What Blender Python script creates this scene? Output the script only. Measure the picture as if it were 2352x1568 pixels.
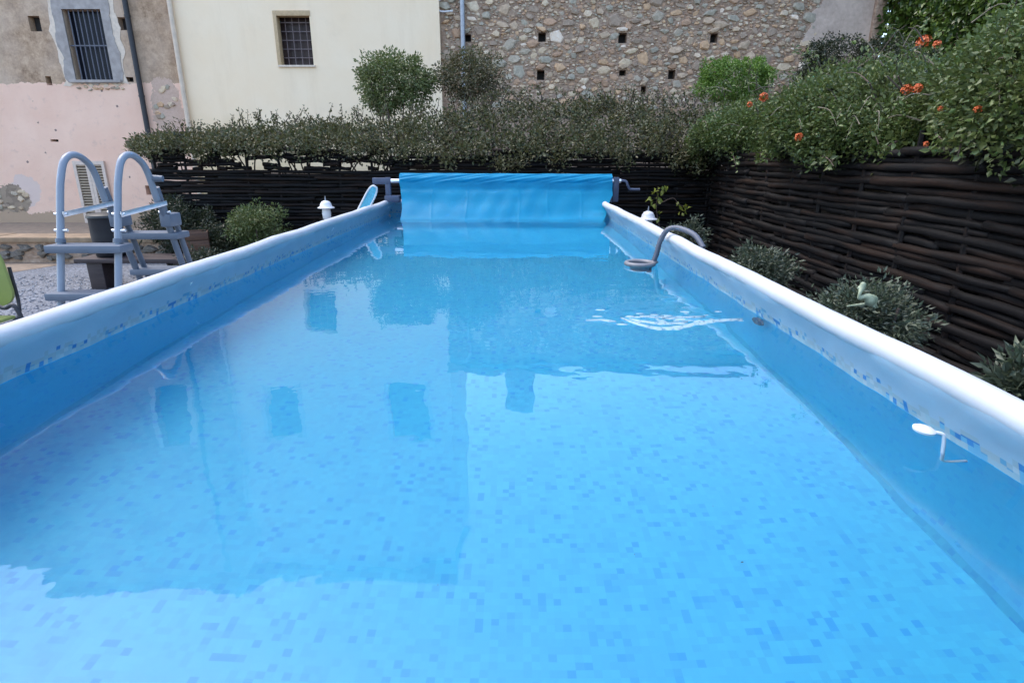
import bpy, bmesh, math, random
import numpy as np
from mathutils import Vector, Matrix

random.seed(7)
rng = np.random.default_rng(7)
for o in list(bpy.data.objects):
    bpy.data.objects.remove(o)
scene = bpy.context.scene
COL = scene.collection
R = math.radians

# ------------------------------------------------------------------ camera
F, PITCH, YAW = 1330.0, math.atan(420.0 / 1330.0), R(0.33)   # focal length in units of a 2352-wide frame
CAMZ = 1.75
cam = bpy.data.cameras.new('camera')
cam.sensor_width = 36.0
cam.lens = 36.0 * F / 2352.0
cam.clip_start, cam.clip_end = 0.05, 2000
camo = bpy.data.objects.new('camera', cam)
COL.objects.link(camo)
camo.location = (0, 0, CAMZ)
camo.rotation_euler = (R(90) - PITCH, 0, YAW)
scene.camera = camo

# ------------------------------------------------------------------ world, sun, exposure
SUN_EL, SUN_AZ = R(60), R(-66)      # azimuth from +Y towards +X: hazy sun beyond the houses, to the left
world = bpy.data.worlds.new('World')
scene.world = world
world.use_nodes = True
wn = world.node_tree.nodes
bg = wn['Background']
sky = wn.new('ShaderNodeTexSky')
sky.sky_type = 'NISHITA'
sky.sun_disc = False
sky.sun_elevation, sky.sun_rotation = SUN_EL, SUN_AZ
sky.altitude, sky.air_density, sky.dust_density, sky.ozone_density = 300, 1.0, 2.2, 1.0
world.node_tree.links.new(sky.outputs[0], bg.inputs[0])
bg.inputs[1].default_value = 0.15
sun = bpy.data.lights.new('sun', 'SUN')
sun.energy, sun.angle, sun.color = 0.5, R(30), (1.0, 0.92, 0.82)
suno = bpy.data.objects.new('sun', sun)
COL.objects.link(suno)
sdir = Vector((math.sin(SUN_AZ) * math.cos(SUN_EL), math.cos(SUN_AZ) * math.cos(SUN_EL), math.sin(SUN_EL)))
suno.rotation_euler = sdir.to_track_quat('Z', 'Y').to_euler()
suno.location = (-6, -6, 12)
vs = scene.view_settings
vs.view_transform, vs.look, vs.exposure, vs.gamma = 'Standard', 'None', 2.0, 1.0
vs.use_curve_mapping = False
scene.render.engine = 'CYCLES'
cy = scene.cycles
cy.use_denoising = True
cy.denoiser = 'OPENIMAGEDENOISE'
cy.max_bounces, cy.diffuse_bounces, cy.glossy_bounces, cy.transmission_bounces = 8, 3, 3, 5
cy.caustics_reflective = False
cy.caustics_refractive = True
cy.blur_glossy = 0.3
cy.sample_clamp_indirect = 6.0

# ------------------------------------------------------------------ helpers
_c, _s = math.cos(PITCH), math.sin(PITCH)
def _dir(px, py):
    a, b = (px - 1176) / F, (784 - py) / F
    v = Vector((a, _c + b * _s, -_s + b * _c))
    v.rotate(Matrix.Rotation(YAW, 3, 'Z'))
    return v
def W(px, py, Y):
    """point of the vertical plane y=Y that the photograph shows at (px, py)"""
    v = _dir(px, py); t = Y / v.y
    return Vector((v.x * t, Y, CAMZ + v.z * t))
def WX(px, py, X):
    v = _dir(px, py); t = X / v.x
    return Vector((X, v.y * t, CAMZ + v.z * t))
def G(px, py, z=0.0):
    v = _dir(px, py); t = (z - CAMZ) / v.z
    return Vector((v.x * t, v.y * t, z))

def link(name, mesh, mat=None, parent=None):
    o = bpy.data.objects.new(name, mesh)
    COL.objects.link(o)
    if mat is not None and len(mesh.materials) == 0:
        mesh.materials.append(mat)
    if parent is not None:
        o.parent = parent
    return o
def empty(name, loc=(0, 0, 0), rz=0):
    o = bpy.data.objects.new(name, None)
    o.empty_display_size = 0.1
    COL.objects.link(o)
    o.location, o.rotation_euler = loc, (0, 0, rz)
    return o
def tag(o, label=None, cat=None, group=None, kind=None):
    for k, v in (('label', label), ('category', cat), ('group', group), ('kind', kind)):
        if v:
            o[k] = v
    return o
def pyd(name, v, f, smooth=False):
    me = bpy.data.meshes.new(name)
    me.from_pydata([tuple(p) for p in v], [], [tuple(q) for q in f])
    if smooth:
        me.polygons.foreach_set('use_smooth', [True] * len(me.polygons))
    me.update()
    return me
def np_mesh(name, V, Q, smooth=False):
    """V (n,3) floats, Q (m,k) ints"""
    me = bpy.data.meshes.new(name)
    m, k = Q.shape
    me.vertices.add(len(V)); me.vertices.foreach_set('co', np.asarray(V, np.float32).ravel())
    me.loops.add(m * k); me.loops.foreach_set('vertex_index', Q.astype(np.int32).ravel())
    me.polygons.add(m)
    me.polygons.foreach_set('loop_start', np.arange(0, m * k, k, dtype=np.int32))
    me.polygons.foreach_set('loop_total', np.full(m, k, np.int32))
    if smooth:
        me.polygons.foreach_set('use_smooth', np.ones(m, bool))
    me.update(calc_edges=True)
    me.validate()
    return me

class MB:
    """collects shapes that form ONE part"""
    def __init__(s): s.v, s.f = [], []
    def add(s, v, f):
        b = len(s.v); s.v += [Vector(p) for p in v]; s.f += [tuple(i + b for i in q) for q in f]; return s
    def box(s, a, b, M=None):
        x0, y0, z0 = a; x1, y1, z1 = b
        v = [Vector(p) for p in ((x0,y0,z0),(x1,y0,z0),(x1,y1,z0),(x0,y1,z0),(x0,y0,z1),(x1,y0,z1),(x1,y1,z1),(x0,y1,z1))]
        if M is not None: v = [M @ p for p in v]
        return s.add(v, [(0,3,2,1),(4,5,6,7),(0,1,5,4),(1,2,6,5),(2,3,7,6),(3,0,4,7)])
    def tube(s, pts, r, n=10, caps=True, close=False):
        pts = [Vector(p) for p in pts]
        m = len(pts)
        rs = r if isinstance(r, (list, tuple)) else [r] * m
        up = None; rings = []
        for i, p in enumerate(pts):
            a = pts[i - 1] if (i > 0 or close) else p
            b = pts[(i + 1) % m] if (i < m - 1 or close) else p
            t = (b - a).normalized()
            if up is None:
                up = Vector((0, 0, 1)) if abs(t.z) < 0.9 else Vector((1, 0, 0))
            u = (up - t * up.dot(t))
            if u.length < 1e-5: u = t.orthogonal()
            u.normalize(); w = t.cross(u); up = u
            rings.append([p + (u * math.cos(2*math.pi*k/n) + w * math.sin(2*math.pi*k/n)) * rs[i] for k in range(n)])
        v = [q for rg in rings for q in rg]; f = []
        for i in range(m if close else m - 1):
            j = (i + 1) % m
            for k in range(n):
                l = (k + 1) % n
                f.append((i*n+k, i*n+l, j*n+l, j*n+k))
        if caps and not close:
            f.append(tuple(range(n-1, -1, -1))); f.append(tuple((m-1)*n + k for k in range(n)))
        return s.add(v, f)
    def lathe(s, prof, n=20, c=(0, 0, 0)):
        c = Vector(c); v = []; f = []
        for r, z in prof:
            v += [c + Vector((r*math.cos(2*math.pi*k/n), r*math.sin(2*math.pi*k/n), z)) for k in range(n)]
        for i in range(len(prof) - 1):
            for k in range(n):
                l = (k+1) % n
                f.append((i*n+k, i*n+l, (i+1)*n+l, (i+1)*n+k))
        f.append(tuple(range(n-1, -1, -1))); f.append(tuple((len(prof)-1)*n+k for k in range(n)))
        return s.add(v, f)
    def build(s, name, mat, parent=None, smooth=False, bevel=0.0, auto=True):
        me = pyd(name, s.v, s.f)
        bm = bmesh.new(); bm.from_mesh(me)
        if bevel > 0:
            bmesh.ops.bevel(bm, geom=[e for e in bm.edges if len(e.link_faces) == 2 and e.calc_face_angle(0) > 0.6],
                            offset=bevel, segments=2, affect='EDGES', profile=0.6, clamp_overlap=True)
        bmesh.ops.recalc_face_normals(bm, faces=bm.faces)
        for f in bm.faces: f.smooth = smooth or bevel > 0
        if smooth or bevel > 0:
            for e in bm.edges:
                if len(e.link_faces) == 2 and e.calc_face_angle(0) > R(48): e.smooth = False
        bm.to_mesh(me); bm.free()
        return link(name, me, mat, parent)

def smooth_path(pts, n=6):
    """Catmull-Rom through pts"""
    P = [Vector(p) for p in pts]; P = [P[0]*2-P[1]] + P + [P[-1]*2-P[-2]]; out = []
    for i in range(1, len(P)-2):
        a, b, c, d = P[i-1], P[i], P[i+1], P[i+2]
        for k in range(n):
            t = k/n
            out.append(0.5*((2*b)+(c-a)*t+(2*a-5*b+4*c-d)*t*t+(3*b-a-3*c+d)*t**3))
    out.append(P[-2]); return out

# ------------------------------------------------------------------ materials
class NT:
    def __init__(s, name):
        s.m = bpy.data.materials.new(name); s.m.use_nodes = True
        s.t = s.m.node_tree; s.t.nodes.clear()
        s.out = s.t.nodes.new('ShaderNodeOutputMaterial')
    def n(s, typ, ins=None, **props):
        nd = s.t.nodes.new('ShaderNode' + typ)
        for k, v in props.items(): setattr(nd, k, v)
        for k, v in (ins or {}).items():
            sock = nd.inputs[k]
            if isinstance(v, bpy.types.NodeSocket): s.t.links.new(v, sock)
            elif isinstance(v, bpy.types.Node): s.t.links.new(v.outputs[0], sock)
            else: sock.default_value = v
        return nd
    def math(s, op, a, b=0.0, c=0.0, clamp=False):
        return s.n('Math', {0: a, 1: b, 2: c}, operation=op, use_clamp=clamp).outputs[0]
    def vmath(s, op, a, b=(0, 0, 0)):
        return s.n('VectorMath', {0: a, 1: b}, operation=op).outputs[0]
    def ramp(s, fac, stops, interp='LINEAR'):
        nd = s.n('ValToRGB', {0: fac}); cr = nd.color_ramp; cr.interpolation = interp
        while len(cr.elements) < len(stops): cr.elements.new(0.5)
        for e, (p, c) in zip(cr.elements, stops):
            e.position = p; e.color = (*c, 1) if len(c) == 3 else c
        return nd.outputs[0]
    def mix(s, fac, a, b, mode='MIX'):
        nd = s.n('Mix', data_type='RGBA', blend_type=mode)
        for k, v in ((0, fac), (6, a), (7, b)):
            if isinstance(v, bpy.types.NodeSocket): s.t.links.new(v, nd.inputs[k])
            else: nd.inputs[k].default_value = (*v, 1) if isinstance(v, tuple) and len(v) == 3 else v
        return nd.outputs[2]
    def noise(s, scale, vec=None, detail=4.0, rough=0.55, out=0):
        ins = {'Scale': scale, 'Detail': detail, 'Roughness': rough}
        if vec is not None: ins['Vector'] = vec
        return s.n('TexNoise', ins).outputs[out]
    def coord(s, which='Object'): return s.n('TexCoord').outputs[which]
    def bump(s, h, strength=0.3, dist=0.02):
        return s.n('Bump', {'Height': h, 'Strength': strength, 'Distance': dist}).outputs[0]
    def bsdf(s, color, rough=0.6, normal=None, **kw):
        ins = {'Base Color': (*color, 1) if isinstance(color, tuple) else color, 'Roughness': rough}
        if normal is not None: ins['Normal'] = normal
        ins.update(kw)
        nd = s.n('BsdfPrincipled', ins)
        s.t.links.new(nd.outputs[0], s.out.inputs[0]); return nd

def simple(name, color, rough=0.5, var=0.12, scale=9.0, bump=0.0, metallic=0.0, **kw):
    t = NT(name); co = t.coord()
    nz = t.noise(scale, co)
    a = tuple(min(1, c*(1+var)) for c in color); b = tuple(c*(1-var) for c in color)
    c = t.ramp(nz, [(0.3, b), (0.7, a)])
    nm = t.bump(t.noise(scale*6, co), bump, 0.01) if bump else None
    t.bsdf(c, rough, nm, Metallic=metallic, **kw)
    return t.m

M = {}
M['white_vinyl'] = simple('white_vinyl', (0.44, 0.455, 0.475), 0.58, 0.06, 5.0, 0.10)
M['white_paint'] = simple('white_paint', (0.74, 0.75, 0.76), 0.35, 0.05, 5)
M['grey_vinyl'] = simple('grey_vinyl', (0.42, 0.46, 0.52), 0.45, 0.06, 4)
M['ladder_tube'] = simple('ladder_tube', (0.185, 0.215, 0.255), 0.38, 0.06, 6)
M['ladder_plastic'] = simple('ladder_plastic', (0.09, 0.112, 0.145), 0.48, 0.08, 8, 0.05)
M['bright_metal'] = simple('bright_metal', (0.75, 0.76, 0.78), 0.28, 0.06, 20, 0.0, 0.85)
M['galv'] = simple('galvanised_pipe', (0.30, 0.31, 0.33), 0.42, 0.12, 12, 0.05, 0.55)
M['reel_plastic'] = simple('reel_plastic', (0.055, 0.07, 0.115), 0.45, 0.15, 12, 0.05)
M['white_plastic'] = simple('white_plastic', (0.62, 0.62, 0.62), 0.35, 0.03, 6)
M['hose_grey'] = simple('hose_grey', (0.085, 0.095, 0.12), 0.5, 0.12, 14)
M['dark_plastic'] = simple('dark_plastic', (0.006, 0.006, 0.009), 0.6, 0.3, 10, 0.06)
M['black_iron'] = simple('black_iron', (0.02, 0.02, 0.024), 0.55, 0.3, 20, 0.1)
M['iron_grey'] = simple('iron_bar', (0.09, 0.095, 0.12), 0.55, 0.25, 20, 0.1)
M['grille'] = simple('grille_bar', (0.16, 0.12, 0.12), 0.6, 0.25, 20, 0.1)
M['lime'] = simple('lime_plastic', (0.235, 0.275, 0.075), 0.42, 0.08, 7, 0.03)
M['figurine'] = simple('figurine_glaze', (0.25, 0.29, 0.185), 0.5, 0.15, 30, 0.15)
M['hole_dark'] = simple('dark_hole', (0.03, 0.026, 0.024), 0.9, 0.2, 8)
M['stem'] = simple('bark_stem', (0.075, 0.052, 0.038), 0.85, 0.3, 30, 0.4)
M['pale_stem'] = simple('pale_stem', (0.15, 0.125, 0.085), 0.85, 0.2, 30)
M['soil'] = simple('dark_soil', (0.045, 0.034, 0.026), 0.95, 0.4, 6, 0.6)
M['sand'] = simple('sandy_soil', (0.22, 0.165, 0.115), 0.95, 0.22, 5, 0.5)
M['coping'] = simple('sandstone_coping', (0.26, 0.18, 0.11), 0.9, 0.25, 5, 0.4)
M['shutter'] = simple('shutter_paint', (0.42, 0.32, 0.22), 0.6, 0.12, 14, 0.08)
M['shutter_frame'] = simple('shutter_frame_paint', (0.60, 0.48, 0.39), 0.6, 0.1, 14, 0.08)
M['shutter_back'] = simple('shutter_back', (0.10, 0.075, 0.055), 0.8, 0.1, 9)
M['cream_frame'] = simple('ochre_frame', (0.48, 0.34, 0.19), 0.75, 0.12, 20, 0.1)
M['net_fabric'] = simple('net_fabric', (0.10, 0.42, 0.55), 0.7, 0.2, 60, 0.2)
M['orange'] = simple('orange_petal', (0.42, 0.075, 0.006), 0.6, 0.2, 60)

def wood(name, a, b, scale=(3, 30, 30), rough=0.6):
    t = NT(name)
    v = t.vmath('MULTIPLY', t.coord(), scale)
    g = t.noise(1.0, v, 6, 0.65)
    c = t.ramp(g, [(0.3, a), (0.68, b)])
    t.bsdf(c, rough, t.bump(g, 0.35, 0.01)); return t.m
M['bench_wood'] = wood('bench_wood', (0.020, 0.012, 0.013), (0.042, 0.026, 0.026))
M['box_wood'] = wood('planter_wood', (0.05, 0.02, 0.009), (0.105, 0.045, 0.02))

# stained fence sticks: near black, brown where the bark wore off; each stick its own tone
t = NT('fence_stick')
ob = t.n('ObjectInfo').outputs['Random']
co = t.coord()
st = t.vmath('MULTIPLY', co, (1.6, 34, 34))
g = t.noise(1.0, st, 5, 0.62)
wear = t.noise(2.2, t.vmath('ADD', t.vmath('MULTIPLY', co, (0.9, 6, 6)), t.n('CombineXYZ', {0: t.math('MULTIPLY', ob, 40.0)}).outputs[0]), 3)
dark = t.ramp(g, [(0.3, (0.0009, 0.0008, 0.0009)), (0.7, (0.0036, 0.0028, 0.0028))])
brown = t.ramp(g, [(0.3, (0.0042, 0.0021, 0.0012)), (0.7, (0.021, 0.0098, 0.0052))])
c = t.mix(t.ramp(t.math('ADD', wear, t.math('MULTIPLY', ob, 0.22)), [(0.58, (0, 0, 0)), (0.78, (1, 1, 1))]), dark, brown)
t.bsdf(c, 0.7, t.bump(g, 0.6, 0.01), **{'Specular IOR Level': 0.22}); M['stick'] = t.m

# ---- pool liner: white band, broken mosaic border, printed mosaic below
t = NT('pool_liner')
uv = t.n('UVMap').outputs[0]
TILE = 0.0188
cell = t.vmath('FLOOR', t.vmath('MULTIPLY', uv, (1/TILE, 1/TILE, 0)))
cellm = t.vmath('MODULO', t.vmath('ADD', cell, (1200.5, 1200.5, 0)), (66, 58, 1))
wnz = t.n('TexWhiteNoise', {'Vector': cellm}, noise_dimensions='2D').outputs[0]
base = t.ramp(wnz, [(0.0, (0.005, 0.257, 0.531)), (0.036, (0.013, 0.278, 0.525)), (0.085, (0.022, 0.317, 0.524)),
                    (0.25, (0.025, 0.338, 0.536)), (0.62, (0.028, 0.354, 0.546)), (0.85, (0.026, 0.345, 0.541))], 'CONSTANT')
blk = t.vmath('FLOOR', t.vmath('MULTIPLY', t.vmath('ADD', cell, (0.5, 0.5, 0)), (1/3.0, 1/2.0, 0)))
b1 = t.n('TexWhiteNoise', {'Vector': blk}, noise_dimensions='2D').outputs[0]
blk2 = t.vmath('FLOOR', t.vmath('MULTIPLY', t.vmath('ADD', cell, (1.5, 0.5, 0)), (1/2.0, 1/5.0, 0)))
b2 = t.n('TexWhiteNoise', {'Vector': t.vmath('ADD', blk2, (17, 3, 0))}, noise_dimensions='2D').outputs[0]
base = t.mix(t.ramp(b1, [(0.0, (0.45,)*3), (0.10, (0.16,)*3), (0.24, (0, 0, 0))], 'CONSTANT'), base, (0.019, 0.303, 0.518))
base = t.mix(t.ramp(b2, [(0.0, (0.42,)*3), (0.09, (0.14,)*3), (0.2, (0, 0, 0))], 'CONSTANT'), base, (0.020, 0.307, 0.521))
big = t.noise(1.3, uv, 2)
base = t.mix(t.ramp(big, [(0.42, (0, 0, 0)), (0.66, (0.25,)*3)]), base, (0.022, 0.321, 0.527))
# side walls carry the same print, brightened in colour to offset their shade
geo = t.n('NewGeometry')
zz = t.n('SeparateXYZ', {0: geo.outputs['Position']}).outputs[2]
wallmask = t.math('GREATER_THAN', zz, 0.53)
wall_brightened = t.mix(0.28, base, (0.085, 0.52, 0.86))
base = t.mix(wallmask, base, wall_brightened)
sx = t.n('SeparateXYZ', {0: cell})
colr = t.n('TexWhiteNoise', {'W': t.math('FLOOR', t.math('DIVIDE', sx.outputs[0], 1.0))}, noise_dimensions='1D').outputs[0]
zb = t.math('ADD', 1.086, t.math('MULTIPLY', t.math('FLOOR', t.math('MULTIPLY', colr, 1.5)), TILE))
isprint = t.math('LESS_THAN', zz, zb)
wn2 = t.n('TexWhiteNoise', {'Vector': t.vmath('ADD', cell, (31, 7, 0))}, noise_dimensions='2D').outputs[0]
toprow = t.math('GREATER_THAN', zz, t.math('SUBTRACT', zb, TILE))
border = t.ramp(wn2, [(0.0, (0.037, 0.198, 0.436)), (0.07, (0.124, 0.330, 0.475)), (0.16, (0.248, 0.363, 0.409)), (0.5, (0.291, 0.396, 0.429)), (0.8, (0.341, 0.416, 0.442))], 'CONSTANT')
inborder = t.math('GREATER_THAN', zz, 1.052)
edge_c = t.ramp(wn2, [(0.0, (0.025, 0.16, 0.38)), (0.13, (0.09, 0.27, 0.40)), (0.30, (0.27, 0.345, 0.37))], 'CONSTANT')
print_c = t.mix(inborder, base, t.mix(toprow, border, edge_c))
lo = t.noise(4, geo.outputs['Position'], 3)
white_c = t.ramp(lo, [(0.3, (0.27, 0.37, 0.44)), (0.7, (0.305, 0.40, 0.47))])
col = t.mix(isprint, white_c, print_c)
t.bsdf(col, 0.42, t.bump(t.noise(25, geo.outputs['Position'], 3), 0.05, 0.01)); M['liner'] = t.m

# ---- water
t = NT('pool_water')
co = t.n('NewGeometry').outputs['Position']
h = t.math('ADD', t.noise(2.2, co, 2), t.math('MULTIPLY', t.noise(9.0, co, 2), 0.18))
nm = t.bump(h, 0.055, 0.05)
g = t.n('BsdfGlass', {'Color': (0.97, 0.995, 1.0, 1), 'Roughness': 0.0, 'IOR': 1.333, 'Normal': nm})
t.t.links.new(g.outputs[0], t.out.inputs[0]); M['water'] = t.m

# ---- blue bubble cover
t = NT('solar_cover')
uv = t.n('UVMap').outputs[0]
nz = t.noise(3.0, uv, 4)
c = t.ramp(nz, [(0.3, (0.005, 0.26, 0.44)), (0.7, (0.012, 0.345, 0.55))])
vor = t.n('TexVoronoi', {'Vector': uv, 'Scale': 95.0}).outputs[0]
fold = t.noise(1.0, t.vmath('MULTIPLY', uv, (4, 7, 1)), 3, 0.5)
nm = t.bump(t.math('ADD', t.math('MULTIPLY', vor, 0.25), fold), 0.16, 0.02)
p = t.n('BsdfPrincipled', {'Base Color': c, 'Roughness': 0.45, 'Specular IOR Level': 0.25, 'Normal': nm})
tr = t.n('BsdfTranslucent', {'Color': (0.015, 0.36, 0.66, 1), 'Normal': nm})
ms = t.n('MixShader', {0: 0.42, 1: p.outputs[0], 2: tr.outputs[0]})
t.t.links.new(ms.outputs[0], t.out.inputs[0]); M['cover'] = t.m

# ---- gravel
t = NT('gravel_ground')
co = t.coord()
v = t.n('TexVoronoi', {'Vector': co, 'Scale': 42.0}, feature='F1')
c = t.ramp(t.n('SeparateColor', {0: v.outputs[1]}).outputs[0], [(0.0, (0.09, 0.097, 0.113)), (0.5, (0.165, 0.175, 0.195)), (1.0, (0.26, 0.27, 0.295))])
c = t.mix(t.ramp(t.noise(1.2, co, 4), [(0.4, (0, 0, 0)), (0.7, (0.45,)*3)]), c, (0.115, 0.11, 0.108))
t.bsdf(c, 0.9, t.bump(t.math('SUBTRACT', 1.0, v.outputs[0]), 0.9, 0.02)); M['gravel'] = t.m
t = NT('pebble')
rp = t.n('NewGeometry').outputs['Random Per Island']
c = t.ramp(rp, [(0.0, (0.09, 0.097, 0.113)), (0.5, (0.18, 0.19, 0.212)), (1.0, (0.33, 0.34, 0.365))])
t.bsdf(c, 0.85); M['pebble'] = t.m

# ---- stones
def stone_mat(name, island):
    t = NT(name)
    rnd = t.n('NewGeometry').outputs['Random Per Island'] if island else t.n('ObjectInfo').outputs['Random']
    co = t.n('NewGeometry').outputs['Position']
    c = t.ramp(rnd, [(0.0, (0.331, 0.242, 0.171)), (0.16, (0.472, 0.342, 0.227)), (0.30, (0.414, 0.342, 0.250)), (0.42, (0.528, 0.334, 0.191)),
                     (0.52, (0.572, 0.428, 0.281)), (0.64, (0.372, 0.323, 0.241)), (0.76, (0.458, 0.288, 0.181)), (0.88, (0.617, 0.473, 0.327)), (0.97, (0.773, 0.610, 0.453))], 'CONSTANT')
    nz = t.noise(14, co, 6, 0.65)
    c = t.mix(0.55, c, t.ramp(nz, [(0.25, (0.25,)*3), (0.75, (0.85,)*3)]), 'OVERLAY')
    t.bsdf(c, 0.92, t.bump(nz, 0.5, 0.03)); return t.m
M['stone'] = stone_mat('wall_stone', False)
M['stone_dull'] = simple('dull_stone', (0.155, 0.135, 0.11), 0.95, 0.45, 6, 0.6)
M['stone_i'] = stone_mat('rubble_stone', True)
t = NT('lime_mortar')
co = t.coord()
nz = t.noise(7, co, 8, 0.68); n2 = t.noise(0.7, co, 3)
v = t.n('TexVoronoi', {'Vector': t.vmath('MULTIPLY', co, (1, 1, 1.7)), 'Scale': 9.0})
c = t.ramp(nz, [(0.28, (0.191, 0.125, 0.086)), (0.5, (0.345, 0.239, 0.166)), (0.72, (0.481, 0.351, 0.248))])
c = t.mix(t.ramp(n2, [(0.4, (0, 0, 0)), (0.65, (0.4,)*3)]), c, (0.368, 0.230, 0.157))
t.bsdf(c, 0.95, t.bump(t.math('ADD', nz, t.math('MULTIPLY', v.outputs[0], 0.8)), 0.7, 0.05)); M['mortar'] = t.m
t = NT('grey_render')
co = t.coord(); nz = t.noise(9, co, 7, 0.65)
c = t.ramp(t.math('ADD', t.math('MULTIPLY', nz, 0.5), t.math('MULTIPLY', t.noise(1.4, co, 4), 0.5)), [(0.35, (0.430, 0.323, 0.253)), (0.65, (0.672, 0.520, 0.408))])
t.bsdf(c, 0.95, t.bump(nz, 0.5, 0.03)); M['grey_render'] = t.m

# ---- house plasters
t = NT('cream_plaster')
co = t.coord()
z = t.n('SeparateXYZ', {0: co}).outputs[2]
n1 = t.noise(0.55, co, 4, 0.6); n2 = t.noise(6, co, 5)
c = t.ramp(n1, [(0.3, (0.86, 0.655, 0.43)), (0.7, (0.885, 0.71, 0.50))])
c = t.mix(t.ramp(t.math('ADD', z, t.math('MULTIPLY', n1, 2.2)), [(0.0, (0,)*3), (1.0, (0,)*3)]), c, (0.810, 0.651, 0.426))
damp = t.math('SUBTRACT', 1.0, t.math('DIVIDE', t.math('SUBTRACT', t.math('ADD', z, t.math('MULTIPLY', t.noise(0.8, co, 4), -2.4)), 0.2), 1.6), clamp=True)
c = t.mix(t.math('MULTIPLY', damp, 0.75), c, (0.68, 0.51, 0.28))
stv = t.vmath('MULTIPLY', co, (2.2, 1.0, 0.22))
strk = t.ramp(t.noise(1.0, stv, 5, 0.6), [(0.54, (0, 0, 0)), (0.74, (0.24,)*3)])
c = t.mix(strk, c, (0.64, 0.46, 0.27))
c = t.mix(t.ramp(t.noise(1.6, co, 6, 0.7), [(0.56, (0, 0, 0)), (0.72, (0.13,)*3)]), c, (0.60, 0.46, 0.31))
t.bsdf(c, 0.9, t.bump(n2, 0.2, 0.03)); M['cream'] = t.m

PINK_Z = W(200, 192, 16.7).z
t = NT('pink_and_bare_plaster')
co = t.coord(); sp = t.n('SeparateXYZ', {0: co}); x, z = sp.outputs[0], sp.outputs[2]
n1 = t.noise(1.1, co, 5, 0.6); n2 = t.noise(5, co, 6, 0.65); n3 = t.noise(22, co, 5, 0.7)
pink = t.ramp(n1, [(0.3, (0.77, 0.485, 0.35)), (0.7, (0.83, 0.56, 0.415))])
pink = t.mix(t.ramp(n2, [(0.58, (0, 0, 0)), (0.75, (0.5,)*3)]), pink, (0.52, 0.35, 0.29))
pits = t.n('TexVoronoi', {'Vector': co, 'Scale': 2.6}); 
pitm = t.math('MULTIPLY', t.math('LESS_THAN', t.math('ADD', pits.outputs[0], t.math('MULTIPLY', n3, 0.12)), 0.145), t.math('GREATER_THAN', n1, 0.48))
pink = t.mix(pitm, pink, (0.24, 0.17, 0.14))
bare = t.ramp(t.math('ADD', t.math('MULTIPLY', n2, 0.6), t.math('MULTIPLY', n3, 0.4)), [(0.34, (0.20, 0.125, 0.075)), (0.5, (0.40, 0.265, 0.165)), (0.66, (0.58, 0.41, 0.27))])
pale = t.ramp(t.noise(0.45, co, 4), [(0.42, (0, 0, 0)), (0.6, (0.7,)*3)])
bare = t.mix(pale, bare, (0.56, 0.42, 0.31))
edge = t.math('GREATER_THAN', t.math('ADD', z, t.math('MULTIPLY', t.math('SUBTRACT', n2, 0.5), 0.28)), PINK_Z)
c = t.mix(edge, pink, bare)
def patch(c, px, py, rx, rz, colour):
    p = W(px, py, 16.7)
    dx = t.math('DIVIDE', t.math('SUBTRACT', x, p.x), rx); dz = t.math('DIVIDE', t.math('SUBTRACT', z, p.z), rz)
    r2 = t.math('ADD', t.math('ADD', t.math('MULTIPLY', dx, dx), t.math('MULTIPLY', dz, dz)), t.math('MULTIPLY', t.math('SUBTRACT', n2, 0.5), 2.4))
    return t.mix(t.math('LESS_THAN', r2, 1.0), c, colour)
rub = t.ramp(t.n('TexVoronoi', {'Vector': co, 'Scale': 7.0}).outputs[1], [(0, (0.17, 0.125, 0.09)), (1, (0.36, 0.27, 0.19))])
c = patch(c, 60, 440, 0.40, 0.45, (0.66, 0.50, 0.42))
c = patch(c, 25, 460, 0.55, 0.42, rub)
c = patch(c, 345, 505, 0.35, 0.30, (0.36, 0.26, 0.18))
c = patch(c, 385, 250, 0.42, 0.75, t.mix(n3, (0.40, 0.27, 0.19), (0.66, 0.47, 0.37)))
foot = t.math('LESS_THAN', t.math('ADD', z, t.math('MULTIPLY', n2, 0.5)), 0.55)
c = t.mix(foot, c, (0.42, 0.29, 0.19))
t.bsdf(c, 0.93, t.bump(t.math('ADD', n2, t.math('MULTIPLY', n3, 0.6)), 0.45, 0.03)); M['pink'] = t.m
M['surround'] = simple('grey_cement', (0.34, 0.30, 0.27), 0.92, 0.2, 7, 0.5)
M['lime_edge'] = simple('pale_lime_plaster', (0.66, 0.54, 0.42), 0.92, 0.12, 12, 0.4)
M['pale_pipe'] = simple('cream_pipe', (0.60, 0.48, 0.36), 0.6, 0.12, 6)
M['roof'] = simple('terracotta', (0.26, 0.12, 0.075), 0.85, 0.35, 5, 0.3)
t = NT('window_glass')
t.bsdf((0.010, 0.012, 0.020), 0.25, **{'Specular IOR Level': 0.15}); M['glass'] = t.m
t = NT('curtained_glass')
t.bsdf(t.ramp(t.noise(3, t.coord(), 2), [(0.3, (0.035, 0.022, 0.022)), (0.7, (0.065, 0.045, 0.042))]), 0.25, **{'Specular IOR Level': 0.15}); M['glass2'] = t.m

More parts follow.
